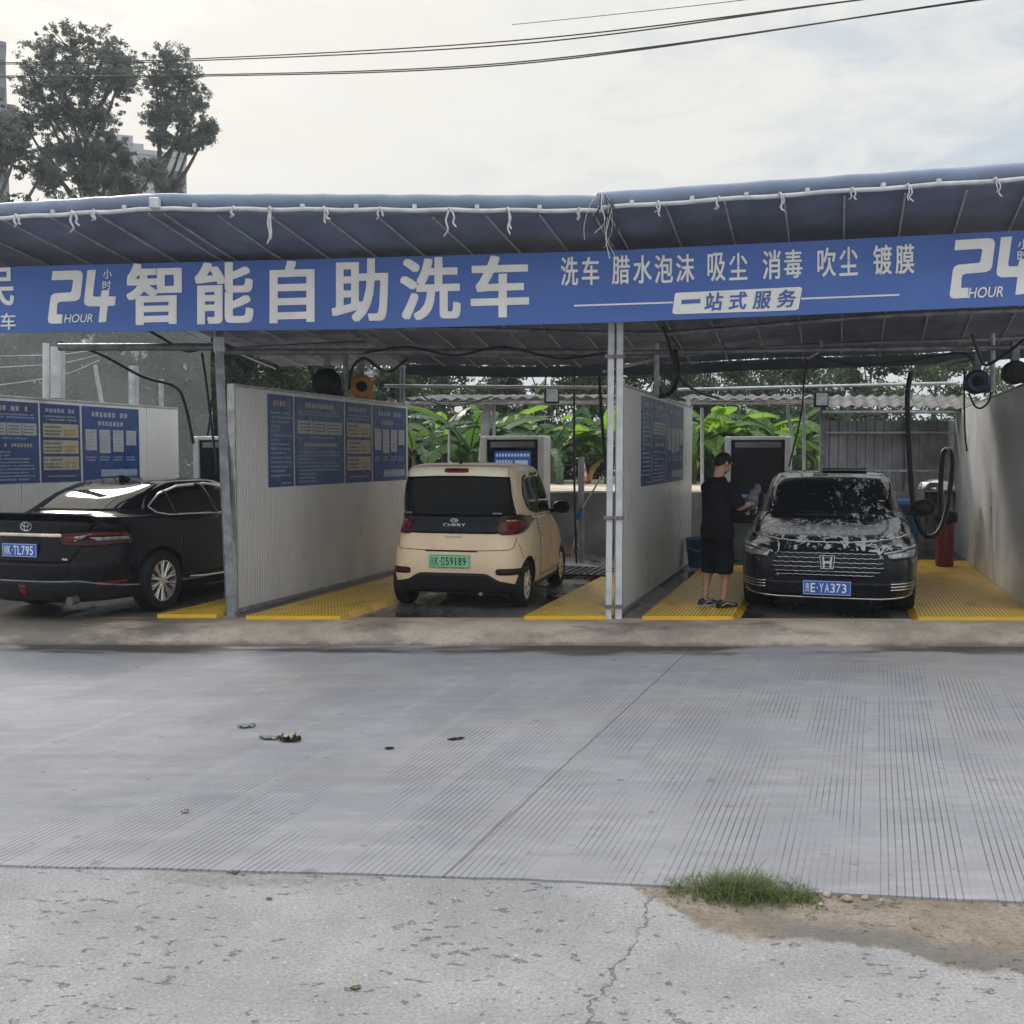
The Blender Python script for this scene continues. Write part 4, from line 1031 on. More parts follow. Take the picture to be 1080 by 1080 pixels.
def wheel(root, x, y, r, wd, rim_mat, kind, side):
    """wheel part: tyre mesh with the rim as its own piece"""
    Mx = Matrix.Translation((x, y, r)) @ Matrix.Rotation(R(90 * side), 4, 'Y')
    h = wd / 2; ri = r * (.69 if kind != 'cover' else .70)
    mb = MB(); mb.lathe([(ri, -h), (r * .93, -h), (r * .985, -h * .8), (r, -h * .5), (r, h * .5), (r * .985, h * .8), (r * .93, h), (ri, h * .96), (ri * .97, h * .7), (ri * .97, -h * .7)], 40, 0, Mx, True)
    w_ = mb.build('wheel', M_tyre, root, smooth=35)
    mb = MB()
    if kind == 'cover':
        mb.lathe([(.01, h * .99), (ri * .30, h * .99), (ri * .36, h * .86), (ri * .8, h * .92), (ri * .97, h * .82), (ri * .99, h * .2), (.01, h * .2)], 40, 0, Mx)
        rim = mb.build('rim', rim_mat, w_, smooth=30)
        mb = MB()
        for q in range(10):
            a = 2 * math.pi * q / 10; mb.lathe([(.001, h * .925), (.017, h * .925), (.017, h * .89), (.001, h * .89)], 12, 0, Mx @ Matrix.Translation((ri * .63 * math.cos(a), ri * .63 * math.sin(a), 0)))
        mb.build('vent_hole', M_pblack, rim)
        mb = MB(); mb.lathe([(.001, h * 1.03), (ri * .16, h * 1.02), (ri * .18, h * .95), (.001, h * .95)], 20, 0, Mx); mb.build('hub_cap', M_dgal, rim, smooth=40)
    else:
        mb.lathe([(ri * .99, h * .85), (ri * .99, -h * .8), (ri * .94, -h * .8), (ri * .92, h * .6), (ri * .93, h * .85)], 40, 0, Mx, True)
        mb.lathe([(.01, h * .8), (ri * .2, h * .78), (ri * .24, h * .5), (.01, h * .5)], 20, 0, Mx)
        ns = 10 if kind == 'multi' else 5
        for q in range(ns):
            for dq in ((-.11, .11) if kind == 'multi' else (-.16, .16)):
                a0 = 2 * math.pi * q / ns; a1 = a0 + dq
                p = [Mx @ Vector((ri * f * math.cos(a0 + (a1 - a0) * (f if kind == 'multi' else .6)), ri * f * math.sin(a0 + (a1 - a0) * (f if kind == 'multi' else .6)), z)) for f, z in ((.16, h * .72), (.5, h * .66), (.95, h * .72))]
                mb.tube(p, [.016, .013, .014], 6)
        rim = mb.build('rim', rim_mat, w_, smooth=40)
        mb = MB(); mb.lathe([(.01, h * .1), (ri * .93, h * .1), (ri * .93, h * .02), (.01, h * .02)], 30, 0, Mx); mb.build('brake_disc', M_rimdark, rim)
    return w_

def plate(car, ax, x, z, w_, h_, mats, text, first, border, tilt=0.0):
    """licence plate: flat box carrying its raised characters; seen from ax"""
    loc, n = car.hit(ax, x, z); sg = -1 if ax == 'R' else 1
    for dx in (-w_ / 2, 0, w_ / 2):
        for dz in (-h_ / 2, h_ / 2):
            l2, _ = car.hit(ax, x + dx, z + dz); loc.y = min(loc.y, l2.y) if sg < 0 else max(loc.y, l2.y)
    y0 = loc.y + sg * .004; y1 = y0 + sg * .012
    mb = MB(); mb.box(x - w_ / 2, x + w_ / 2, min(y0, y1), max(y0, y1), z - h_ / 2, z + h_ / 2)
    p = mb.build('licence_plate', mats[0], car.root, bevel=.004)
    mb = MB(); e = .006; yb0, yb1 = sorted((y1 - sg * .001, y1 + sg * .0015))
    for a, b, c, d in ((-w_ / 2 + e, w_ / 2 - e, h_ / 2 - e - border, h_ / 2 - e), (-w_ / 2 + e, w_ / 2 - e, -h_ / 2 + e, -h_ / 2 + e + border), (-w_ / 2 + e, -w_ / 2 + e + border, -h_ / 2 + e + border, h_ / 2 - e - border), (w_ / 2 - e - border, w_ / 2 - e, -h_ / 2 + e + border, h_ / 2 - e - border)):
        mb.box(x + a, x + b, yb0, yb1, z + c, z + d)
    mb.build('plate_border', mats[1], p)
    mb = MB(); dirx = 1 if ax == 'R' else -1
    cw = .050; adv = (w_ - .055) / (len(text) + .5); hh = .092; u0 = -w_ / 2 + .022
    chars = [first] + list(text[1:])
    for i, ch in enumerate(chars):
        a = u0 + adv * i + (.5 * adv if i >= 2 else 0); c_w = adv * .80 * (.34 if ch in '1I' else 1); a += (adv * .80 - c_w) / 2
        put_text(mb, ch, lambda u, v: (x + dirx * (a + c_w * u), y1 + sg * .0022, z - hh / 2 + hh * v), .010 if i else 0)
    mb.lathe([(.001, 0), (.008, 0)], 10, 0, Matrix.Translation((x + dirx * (u0 + adv * 2.18), y1 + sg * .0022, z)) @ Matrix.Rotation(R(90), 4, 'X'))
    mb.build('plate_characters', mats[1], p, fix=False)
    return p

def door(car, side, y0, y1, z0, z1, mat, handle_y, handle_z, hm, slope=0.0):
    o = [(y0 + .02, z1), (y1 - .01, z1 + slope)], [(y0, z0), (y1, z0)]
    loop = resample([(y0, z1, 0), (y0, z0, 0), (y1, z0, 0), (y1, z1 + slope, 0)], 60); g = MB(); pts = []
    for q in loop: l_, n_ = car.hit(side, q.x, q.y); pts.append(l_ + n_ * .001)
    g.tube(pts, .0055, 6); g.build('door_gap', M_pblack, car.root)
    d = car.patch('door', mat, side, [(y0 + .004, z1), (y1 - .004, z1 + slope)], [(y0 + .004, z0 + .004), (y1 - .004, z0 + .004)], .0035, .012, 30, 20)
    car.patch('handle', hm, side, *rr(handle_y, handle_z, .085, .016, 4), .022, .02, 12, 3, d)
    return d

def mirror(root, x, y, z, mat, side, sc=1.0, glass_y=-1):
    mb = MB(); rows = []
    for i in range(9):
        a = math.pi * (i + .001) / 8.002; rows.append([Vector((x + side * (.11 * sc) * (math.cos(2 * math.pi * k_ / 20) * math.sin(a)), y - .075 * sc * math.cos(a), z + .085 * sc * math.copysign(abs(math.sin(2 * math.pi * k_ / 20)) ** .8, math.sin(2 * math.pi * k_ / 20)) * math.sin(a))) for k_ in range(20)])
    mb.grid(rows, 0, True); mb.f.append(tuple(range(20))); mb.m.append(0); mb.f.append(tuple(range(160, 180))); mb.m.append(0)
    m_ = mb.build('wing_mirror', mat, root, smooth=60)
    mb = MB(); mb.tube([(x - side * .15 * sc, y + .03, z - .05 * sc), (x - side * .02, y + .01, z - .04 * sc)], .03 * sc, 8); mb.build('mirror_arm', mat, m_, smooth=60)
    mb = MB(); mb.lathe([(.001, 0), (.07 * sc, 0), (.07 * sc, .004), (.001, .004)], 20, 0, Matrix.Translation((x, y - .074 * sc, z)) @ Matrix.Rotation(R(90), 4, 'X') @ Matrix.Diagonal((1.25, .9, 1, 1))); mb.build('mirror_glass', M_glass, m_)
    return m_

# ---------------------------------------- cream hatchback
M_cream = pm('cream_paint', (.74, .57, .39), .36, var=.05, scale=3, coat=.08, spec=.36)
M_creampale = pm('pale_cream_paint', (.76, .67, .54), .3, var=.05, scale=3, coat=.08, spec=.36)
YAW = R(13.6)
root = thing('hatchback', 'small cream two tone hatchback seen from behind with a green number plate', 'car', (-.30, 12.80, .2), -YAW); root.scale = (1.045, 1.03, 1.0)
RG = [(-1.30, 1.22, .56, 6, 4, .20, .20, 0), (-1.42, 1.36, .700, 8, 4.5, .185, .185, 0), (-1.465, 1.45, .738, 8, 4, .29, .29, .0), (-1.49, 1.485, .752, 7.5, 4, .46, .46, .0), (-1.485, 1.475, .752, 7, 3.6, .62, .62, .02),
      (-1.46, 1.42, .745, 6.5, 3.4, .74, .74, .03), (-1.43, 1.33, .728, 6, 3.4, .845, .83, .04), (-1.405, 1.12, .710, 5.2, 3.6, .94, .90, .05), (-1.39, .86, .694, 5.2, 4, 1.03, 1.0, .05),
      (-1.37, .62, .682, 6.4, 4.5, 1.25, 1.22, .04), (-1.335, .33, .645, 6.6, 4.5, 1.47, 1.45, .03), (-1.31, .20, .622, 6.6, 4.5, 1.55, 1.545, .03), (-1.245, .08, .575, 6, 4, 1.600, 1.59, .03), (-1.07, -.1, .45, 4.6, 4, 1.625, 1.615, .02), (-.8, -.35, .22, 3, 3, 1.63, 1.626, 0)]
car = Car(RG)
wy = (-1.06, .90); wr = .268
car.body([M_cream, M_black], root, [(s * .50, s * .95, y, wr, .315) for s in (-1, 1) for y in wy])
car.patch('roof_panel', M_creampale, 'T', [(-.50, -1.10), (.50, -1.10)], [(-.50, -.02), (.50, -.02)], .003, .01, 20, 12)
# tailgate, pale pillars round the glass
car.patch('tailgate', M_creampale, 'R', [(-.55, 1.592), (-.2, 1.602), (.2, 1.602), (.55, 1.592)], [(-.665, 1.035), (.665, 1.035)], .004, .012, 40, 16)
car.patch('rear_window', M_glass, 'R', [(-.568, 1.475), (-.2, 1.488), (.2, 1.488), (.568, 1.475)], [(-.628, 1.048), (-.61, 1.036), (.61, 1.036), (.628, 1.048)], .009, .01, 36, 12)
gp = car.patch('garnish_panel', M_kdark, 'R', [(-.63, 1.045), (.63, 1.045)], [(-.60, .855), (-.4, .848), (.4, .848), (.60, .855)], .008, .014, 36, 6)
mb = MB(); loc, n_ = car.hit('R', 0, .95)
put_text(mb, 'CHERY', lambda u, v: (-.125 + .25 * u, loc.y - .013, .925 + .036 * v), .006)
mb.build('maker_lettering', M_silver, gp, fix=False)
mb = MB(); mb.lathe([(.026, -.006), (.034, -.006), (.034, .006), (.026, .006)], 20, 0, Matrix.Translation((0, loc.y - .012, .995)) @ Matrix.Rotation(R(90), 4, 'X') @ Matrix.Diagonal((1.3, .62, 1, 1)), True)
mb.tube([(-.022, loc.y - .014, .984), (0, loc.y - .014, 1.004), (.022, loc.y - .014, .984)], .004, 5); mb.build('maker_badge', M_silver, gp)
# wiped model name strips low on the glass (too small to read)
for x in (-.50, .43):
    mb = MB(); r2 = random.Random(3); xx = x - .06
    l2, _ = car.hit('R', x, 1.075)
    for q in range(7): mb.box(xx, xx + .016, l2.y - .0125, l2.y - .0115, 1.066, 1.082); xx += .021
    mb.build('model_badge', M_dgal, gp)
car.patch('brake_light', M_lampred, 'R', *rr(.0, 1.545, .135, .022, 6), .010, .014, 16, 3)
for s in (-1, 1):
    tl = car.patch('tail_light', M_lampdark, 'R', *(rr(s * .585, .945, .115, .108, 4.5)), .018, .03, 24, 10)
    car.patch('lamp_lens', M_lampred, 'R', *rr(s * .585, .925, .082, .068, 2.6), .0215, .012, 20, 8, tl)
    car.patch('lamp_bar', M_lampclear, 'R', *rr(s * .585, .988, .045, .012, 3), .0225, .012, 12, 3, tl)
    rf = car.patch('rear_reflector_trim', M_blackp, 'R', *rr(s * .605, .435, .135, .036, 5), .006, .014, 20, 5)
    car.patch('reflector', M_lampdark, 'R', *rr(s * .60, .435, .085, .020, 5), .010, .008, 14, 3, rf)
car.patch('plate_recess', M_cream, 'R', [(-.315, .655), (.275, .655)], [(-.275, .455), (.235, .455)], -.006, .01, 16, 6)
car.patch('plate_shadow_lip', M_blackp, 'R', [(-.31, .662), (.27, .662)], [(-.305, .650), (.265, .650)], .006, .012, 16, 2)
gl = MB(); gp_ = []
for a_, b_ in ((-.655, .80), (-.64, .70), (-.60, .675), (-.3, .665), (.3, .665), (.60, .675), (.64, .70), (.655, .80)): gp_.append((a_, b_, 0))
pp_ = [car.hit('R', q.x, q.y) for q in resample(gp_, 60)]; gl.tube([a_ + b_ * .0005 for a_, b_ in pp_], .004, 6); gl.build('tailgate_gap', M_pblack, root)
plate(car, 'R', -.03, .545, .45, .145, (M_plate_g, M_pblack), 'XKD59189', '桂', .003)
mb = MB(); l3, _ = car.hit('R', -.03, .80); mb.box(-.09, .09, l3.y - .014, l3.y + .01, .815, .84); mb.build('tailgate_handle', M_creampale, root, bevel=.005)
car.patch('rear_diffuser', M_blackp, 'R', [(-.735, .30), (-.60, .315), (-.50, .335), (-.39, .405), (-.34, .415), (.34, .415), (.39, .405), (.50, .335), (.60, .315), (.735, .27)], [(-.70, .195), (.70, .195)], .008, .02, 40, 6)
# side glass and door, both sides
for sd in ('S', 'L'):
    car.patch('side_window', M_glass, sd, [(-1.06, 1.36), (-.99, 1.47), (-.80, 1.505), (-.2, 1.515), (.06, 1.47)], [(-1.07, 1.27), (-.97, 1.15), (-.80, 1.075), (-.5, 1.035), (.58, 1.015)], .005, .012, 30, 8)
    car.patch('window_pillar', M_pblack, sd, [(-.50, 1.515), (-.44, 1.515)], [(-.46, 1.03), (-.38, 1.03)], .0075, .008, 4, 10)
    car.patch('window_trim', M_silver, sd, [(-.58, 1.032), (.60, 1.012)], [(-.58, 1.018), (.60, .998)], .007, .01, 16, 2)
    door(car, sd, -.50, .62, .30, .995, M_cream, -.36, .87, M_cream, .0)
    car.patch('sill_trim', M_blackp, sd, [(-.72, .245), (.56, .245)], [(-.72, .20), (.56, .20)], .010, .02, 16, 3)
    car.patch('bumper_gap', M_pblack, sd, [(-1.30, .74), (-1.292, .74)], [(-1.235, .575), (-1.227, .575)], .001, .005, 2, 6)
for s in (-1, 1):
    mirror(root, s * .80, .50, 1.06, M_blackp, s, 1.0)
    car.patch('headlight', M_lampclear, 'F', *rr(s * .5, .72, .14, .10, 3), .008, .02, 16, 8)
    for y in wy: wheel(root, s * .652, y, wr, .155, M_creampale, 'cover', s)
car.patch('windshield', M_glass, 'F', [(-.50, 1.52), (.50, 1.52)], [(-.60, 1.05), (.60, 1.05)], .005, .012, 24, 8)
mb = MB(); l4, _ = car.hit('T', -.02, -1.10); mb.tube([l4, l4 + Vector((0, .02, .02))], .018, 8); mb.tube([l4 + Vector((0, .02, .02)), l4 + Vector((-.03, -.03, .29))], .0055, 6); mb.build('aerial', M_blackp, root, smooth=60)
mb = MB(); mb.tube([(.30, -1.36, .19), (.30, -1.46, .185)], .022, 10); mb.build('tow_hook', M_dgal, root, smooth=60)
mb = MB(); mb.tube([(-.60, -1.06, .25), (.60, -1.06, .25)], .035, 8); mb.build('rear_axle', M_blackp, root, smooth=60)

# ---------------------------------------- black sedan, rear view
M_blackpaint = pm('black_paint', (.006, .0065, .009), .12, var=.2, scale=3, coat=.0, spec=.2, rvar=.05)
def sedan_rings(nose_z, nr=3.5, nf=3.8, cz=0.0):
    return [(-2.15, 2.15, .66, 4, 4, .21, .21, 0), (-2.33, 2.36, .85, nr, nf, .20, .20, .02), (-2.41, 2.42, .905, nr, nf, .32, .30, .03), (-2.445, 2.45, .920, nr, nf, .52, .46, .04), (-2.43, 2.44, .918, nr, nf, .70, .60, .05),
            (-2.395, 2.40, .905, nr, nf * .92, .85, nose_z - .06, .06), (-2.36, 2.30, .880, 4.8, 3.4, .965, nose_z, .09), (-2.345, 2.05, .850, 5, 3.6, 1.055, nose_z + .09 + cz * .4, .10), (-2.26, 1.62, .825, 5.2, 4, 1.085, .94 + cz * .8, .10), (-1.92, 1.18 - cz * 2, .800, 5, 4.5, 1.09, 1.0 + cz, .08), (-1.80, 1.06 - cz * 2, .785, 5, 4.5, 1.105, 1.03 + cz, .08),
            (-1.38, .66, .715, 5, 4.5, 1.29, 1.27, .08), (-1.02, .32, .645, 5, 4.5, 1.395, 1.39, .06), (-.85, .14, .585, 4.5, 4.5, 1.428, 1.425, .05), (-.62, -.06, .45, 4, 4, 1.446, 1.444, .03), (-.45, -.25, .22, 3, 3, 1.452, 1.45, 0)]
root = thing('sedan', 'black sedan seen from behind, with a blue plate and slim red tail lights', 'car', (-4.295, 12.80, .2), -TH)
car = Car(sedan_rings(.80))
wy = (-1.33, 1.48); wr = .335
car.body([M_blackpaint, M_black], root, [(s * .60, s * 1.2, y, wr, .385) for s in (-1, 1) for y in wy])
car.patch('rear_window', M_glass, 'R', [(-.55, 1.40), (-.2, 1.42), (.2, 1.42), (.55, 1.40)], [(-.72, 1.118), (.72, 1.118)], .004, .012, 36, 12)
# boot lid with its lip
car.patch('boot_gap', M_pblack, 'R', [(-.72, 1.06), (.72, 1.06)], [(-.52, .615), (.52, .615)], .0004, .006, 30, 10)
bl = car.patch('boot_lid', M_blackpaint, 'R', [(-.713, 1.058), (.713, 1.058)], [(-.513, .622), (.513, .622)], .004, .01, 40, 16)
mb = MB(); rows = []
for i in range(31):
    x = -.74 + 1.48 * i / 30; yb = -2.355 + .10 * (abs(x) / .74) ** 3; rows.append([Vector((x, yb + dy, 1.075 + dz - .018 * (abs(x) / .74) ** 4)) for dy, dz in ((.16, .012), (.05, .035), (-.045, .052), (-.05, .04), (.0, .008), (.05, -.02))])
mb.grid(rows, 0, True); mb.f += [tuple(range(6)), tuple(range(180, 186))]; mb.m += [0, 0]; mb.build('spoiler', M_blackpaint, root, smooth=40)
car.patch('chrome_strip', pm('warm_chrome', (.72, .64, .50), .2, .8, var=.15), 'R', [(-.42, .915), (.42, .915)], [(-.42, .880), (.42, .880)], .014, .016, 24, 3)
for s in (-1, 1):
    tl = car.patch('tail_light', M_lampdark, 'R', [(s * .37, .905), (s * .56, .925), (s * .72, .925), (s * .80, .918)], [(s * .39, .885), (s * .43, .80), (s * .56, .775), (s * .72, .770), (s * .80, .785)], .010, .022, 26, 6)
    car.patch('lamp_lens', M_lampred, 'R', [(s * .43, .885), (s * .555, .892)], [(s * .45, .835), (s * .555, .825)], .0135, .01, 14, 4, tl)
    car.patch('lamp_bar', M_lampclear, 'R', [(s * .62, .875), (s * .79, .868)], [(s * .66, .835), (s * .79, .830)], .0135, .01, 14, 4, tl)
    car.patch('lamp_lens', M_lampred, 'R', [(s * .59, .915), (s * .79, .908)], [(s * .60, .885), (s * .79, .878)], .0135, .01, 14, 4, tl)
    sd = 'S' if s > 0 else 'L'
    st = car.patch('tail_light', M_lampdark, sd, [(-2.29, .915), (-2.23, .92), (-2.15, .928)], [(-2.29, .79), (-2.23, .85), (-2.15, .923)], .010, .02, 18, 6)
    car.patch('lamp_bar', M_lampclear, sd, [(-2.28, .885), (-2.23, .90), (-2.17, .92)], [(-2.28, .82), (-2.23, .865), (-2.17, .915)], .0135, .01, 14, 4, st)
    car.patch('reflector', M_lampred, 'R', [(s * .62, .405), (s * .80, .405)], [(s * .62, .375), (s * .80, .372)], .006, .012, 10, 3)
    mb = MB(); mb.tube([(s * .55, -2.30, .235), (s * .55, -2.40, .235)], .045, 14); mb.build('exhaust_tip', M_rimdark, root, smooth=40)
plate(car, 'R', -.02, .745, .44, .14, (M_plate_b, M_pwhite), 'XKTL795', '湘', .003)
mb = MB(); l2, _ = car.hit('R', 0, .99); Mt = Matrix.Translation((0, l2.y - .008, .985)) @ Matrix.Rotation(R(90), 4, 'X')
def ell(mb, cx, cz, rx, rz, th_=.0075):
    n = 36; mb.grid([[Mt @ Vector((cx + (rx + dr) * math.cos(2 * math.pi * i / n), cz + (rz + dr) * math.sin(2 * math.pi * i / n), dz)) for i in range(n)] for dr, dz in ((-th_, -.004), (-th_, .006), (0, .008), (0, -.004))], 0, True)
ell(mb, 0, 0, .072, .049); ell(mb, 0, .0, .026, .045, .006); ell(mb, 0, .020, .052, .024, .006)
mb.build('maker_badge', M_silver, bl)
for x in (.46,):
    mb = MB(); l3, _ = car.hit('R', x, .66); xx = x - .055
    for q in range(3):
        mb.box(xx, xx + .03, l3.y - .012, l3.y - .002, .648, .668); xx += .037
    mb.build('model_badge', M_silver, bl)
car.patch('bumper_gap', M_pblack, 'R', [(-.86, .600), (.86, .600)], [(-.86, .592), (.86, .592)], .001, .006, 40, 1)
car.patch('rear_diffuser', M_blackp, 'R', [(-.88, .30), (-.80, .335), (-.58, .425), (.58, .425), (.80, .335), (.88, .30)], [(-.82, .21), (.82, .21)], .012, .02, 40, 6)
car.patch('diffuser_trim', M_dgal, 'R', [(-.90, .312), (-.80, .352), (-.58, .436), (.58, .436), (.80, .352), (.90, .312)], [(-.90, .300), (-.80, .338), (-.58, .424), (.58, .424), (.80, .338), (.90, .300)], .016, .014, 40, 2)
car.patch('fog_light', M_lampred, 'R', [(-.045, .385), (.045, .385)], [(-.035, .29), (.035, .29)], .018, .012, 8, 5)
for sd in ('S', 'L'):
    car.patch('window_surround', M_silver, sd, [(-1.335, 1.165), (-1.10, 1.30), (-.75, 1.378), (-.2, 1.395), (.2, 1.35), (.62, 1.20), (.97, 1.045)], [(-1.345, 1.15), (-1.28, 1.082), (-1.1, 1.047), (-.2, 1.025), (.97, 1.005)], .003, .008, 50, 10)
    car.patch('side_window', M_glass, sd, [(-1.315, 1.165), (-1.09, 1.288), (-.75, 1.364), (-.2, 1.381), (.2, 1.336), (.60, 1.19), (.93, 1.046)], [(-1.325, 1.15), (-1.265, 1.095), (-1.1, 1.06), (-.2, 1.038), (.93, 1.018)], .006, .01, 50, 10)
    car.patch('window_pillar', M_blackpaint, sd, [(-.40, 1.385), (-.30, 1.388)], [(-.25, 1.03), (-.13, 1.03)], .009, .01, 4, 10)
    car.patch('quarter_pillar', M_pblack, sd, [(-1.03, 1.31), (-1.0, 1.315)], [(-.99, 1.05), (-.95, 1.05)], .008, .008, 3, 8)
    door(car, sd, -1.0, -.17, .34, 1.005, M_blackpaint, -.90, .89, M_blackpaint, .0)
    door(car, sd, -.15, .95, .34, 1.0, M_blackpaint, -.03, .875, M_blackpaint, -.01)
    car.patch('sill_chrome', M_chrome, sd, [(-.86, .345), (-.6, .325), (.9, .30)], [(-.86, .325), (-.6, .30), (.9, .275)], .014, .016, 24, 2)
for s in (-1, 1):
    mirror(root, s * 1.0, .80, 1.03, M_blackpaint, s)
    for y in wy: wheel(root, s * .80, y, wr, .215, M_rim, 'multi', s)
    car.patch('headlight', M_lampclear, 'F', [(s * .45, .72), (s * .85, .76)], [(s * .5, .62), (s * .85, .66)], .008, .02, 16, 5)
car.patch('windshield', M_glass, 'F', [(-.56, 1.40), (.56, 1.40)], [(-.70, 1.06), (.70, 1.06)], .004, .012, 24, 8)
mb = MB(); l5, _ = car.hit('T', 0, -.86)
rows = [[l5 + Vector((dx * w__, y_, z_ - .012)) for dx in (-1, -.5, 0, .5, 1)] for y_, z_, w__ in ((-.05, .075, .014), (.0, .07, .02), (.08, .04, .028), (.16, .01, .02))]
rows2 = [[Vector((p.x * 1.0 if True else 0, p.y, l5.z - .012)) for p in r] for r in rows]
mb.grid(rows); mb.grid([r[:1] + r2[:1] for r, r2 in zip(rows, rows2)]); mb.grid([r[-1:] + r2[-1:] for r, r2 in zip(rows, rows2)]); mb.grid([rows[0], rows2[0]]); mb.grid([rows[-1], rows2[-1]]); mb.build('fin_aerial', M_blackpaint, root)

# ---------------------------------------- black sedan under foam, front view
def foam_paint(name, dark, glass):
    m, k, b = new_mat(name); v = k.obj(); x, y, z = k.xyz(v)
    web = k.math('ABSOLUTE', k.math('SUBTRACT', k.noise(k.scaled(v, (1.2, .6, .7)), 8, 3, .55, .9), .5))
    web = k.step(web, .0, .085, 1, 0)
    blob = k.noise(k.scaled(v, (1.25, .5, .6)), 10, 4, .6, 1.0)
    big = k.noise(v, 2.4, 4, .6); fine = k.noise(v, 34, 4, .65)
    # how much foam lies where: bonnet much, glass some, sides and roof little
    nose = k.math('MULTIPLY', k.step(y, .95, 1.5), k.step(k.math('ABSOLUTE', x), .66, .84, 1, .12))
    nose = k.math('MULTIPLY', nose, k.step(z, .50, .64))
    shield = k.math('MULTIPLY', k.step(y, .15, .35), k.step(y, 1.2, 1.3, 1, 0))
    side_ = k.step(x, -.45, .25, 1.0, .35)
    amt = k.math('MAXIMUM', k.math('MULTIPLY', nose, .78), k.math('MULTIPLY', k.math('MULTIPLY', shield, side_), .66))
    amt = k.math('MAXIMUM', amt, .10)
    fm = k.math('ADD', k.math('MULTIPLY_ADD', web, .16, blob), k.math('MULTIPLY_ADD', fine, .14, k.math('MULTIPLY', big, .18)))
    th_ = k.math('SUBTRACT', 1.02, k.math('MULTIPLY', amt, .34))
    foam = k.math('MULTIPLY', k.step(fm, k.math('SUBTRACT', th_, .03), k.math('ADD', th_, .09)), k.step(fine, .2, .75, .55, 1))
    k.put(b.inputs['Base Color'], k.mix(foam, dark, (.55, .55, .56)))
    k.put(b.inputs['Roughness'], k.mix(foam, (.08, .08, .08), (.6, .6, .6)))
    b.inputs['Specular IOR Level'].default_value = .2
    k.put(b.inputs['Normal'], k.bump(k.math('ADD', foam, k.math('MULTIPLY', fine, .25)), .25, .01))
    return m
M_foamp = foam_paint('foamed_black_paint', (.010, .011, .014), False)
M_foamg = foam_paint('foamed_glass', (.010, .012, .014), True)
M_foamw = pm('white_foam', (.75, .75, .76), .7, var=.15, scale=30, bump=.5, bscale=50)
root = thing('sedan', 'black sedan facing out of its bay with soap foam over bonnet and windscreen', 'car', (4.08, 13.12, .2), math.pi - TH)
car = Car(sedan_rings(.755, 4.6, 5.6, -.07)); root.scale = (1.05, 1.05, 1.05)
wy = (-1.36, 1.46)
car.body([M_foamp, M_black], root, [(s * .60, s * 1.2, y, wr, .38) for s in (-1, 1) for y in wy])
car.patch('windshield', M_foamg, 'F', [(-.575, 1.385), (-.2, 1.41), (.2, 1.41), (.575, 1.385)], [(-.765, .968), (.765, .968)], .004, .012, 40, 14)
car.patch('bonnet_gap', M_pblack, 'F', [(-.80, .80), (-.5, .775), (0, .765), (.5, .775), (.80, .80)], [(-.80, .792), (-.5, .767), (0, .757), (.5, .767), (.80, .792)], .001, .006, 40, 1)
mb = MB(); pts = []
for i in range(41):
    x = -.79 + 1.58 * i / 40; l_, n_ = car.hit('F', x, .757 + .040 * (abs(x) / .79) ** 2); pts.append(l_ + n_ * .004 + Vector((0, 0, .004 * math.sin(i * 2.1))))
mb.tube(pts, .006, 6); mb.build('foam_line', M_foamw, root, smooth=60)
gr = car.patch('grille', M_kdark, 'F', [(-.47, .675), (-.2, .69), (.2, .69), (.47, .675)], [(-.54, .50), (-.40, .425), (.40, .425), (.54, .50)], .010, .03, 40, 8)
for q, z in enumerate((.655, .612, .569, .526, .483, .448)):
    hw = (.46, .49, .52, .53, .50, .44)[q]; pts = []
    for i in range(49):
        x = -hw + 2 * hw * i / 48; l_, n_ = car.hit('F', x, z); pts.append(l_ + n_ * (.016 + .004 * math.cos(i * math.pi / 2)) + Vector((0, 0, .0035 * math.cos(i * math.pi / 2))))
    mb = MB(); mb.tube(pts, .0027, 6); mb.build('grille_bar', M_silver, gr, smooth=60)
l_, n_ = car.hit('F', 0, .575); yb = l_.y + .028
mb = MB()
def fr_box(mb, pts, d0, d1): mb.prism(pts, d0, d1, lambda x, z, d: (-x, yb + d, .575 + z))
outer = [(-.075, .068), (.075, .068), (.060, -.066), (-.060, -.066)]
mb.grid([[Vector((-x * k_, yb + d, .575 + z * k_)) for x, z in outer] for k_, d in ((1, 0), (1, .012), (.90, .012), (.90, 0))], 0, True)
fr_box(mb, [(-.050, .056), (-.032, .056), (-.026, .012), (.026, .012), (.032, .056), (.050, .056), (.040, -.056), (.024, -.056), (.022, -.012), (-.022, -.012), (-.024, -.056), (-.040, -.056)], 0, .012)
mb.build('maker_badge', M_silver, gr)
plate(car, 'F', 0, .315, .46, .145, (M_plate_b, M_pwhite), 'XEYA373', '贵', .003)
car.patch('lower_intake', M_kdark, 'F', [(-.62, .37), (.62, .37)], [(-.70, .235), (.70, .235)], .003, .014, 36, 6)
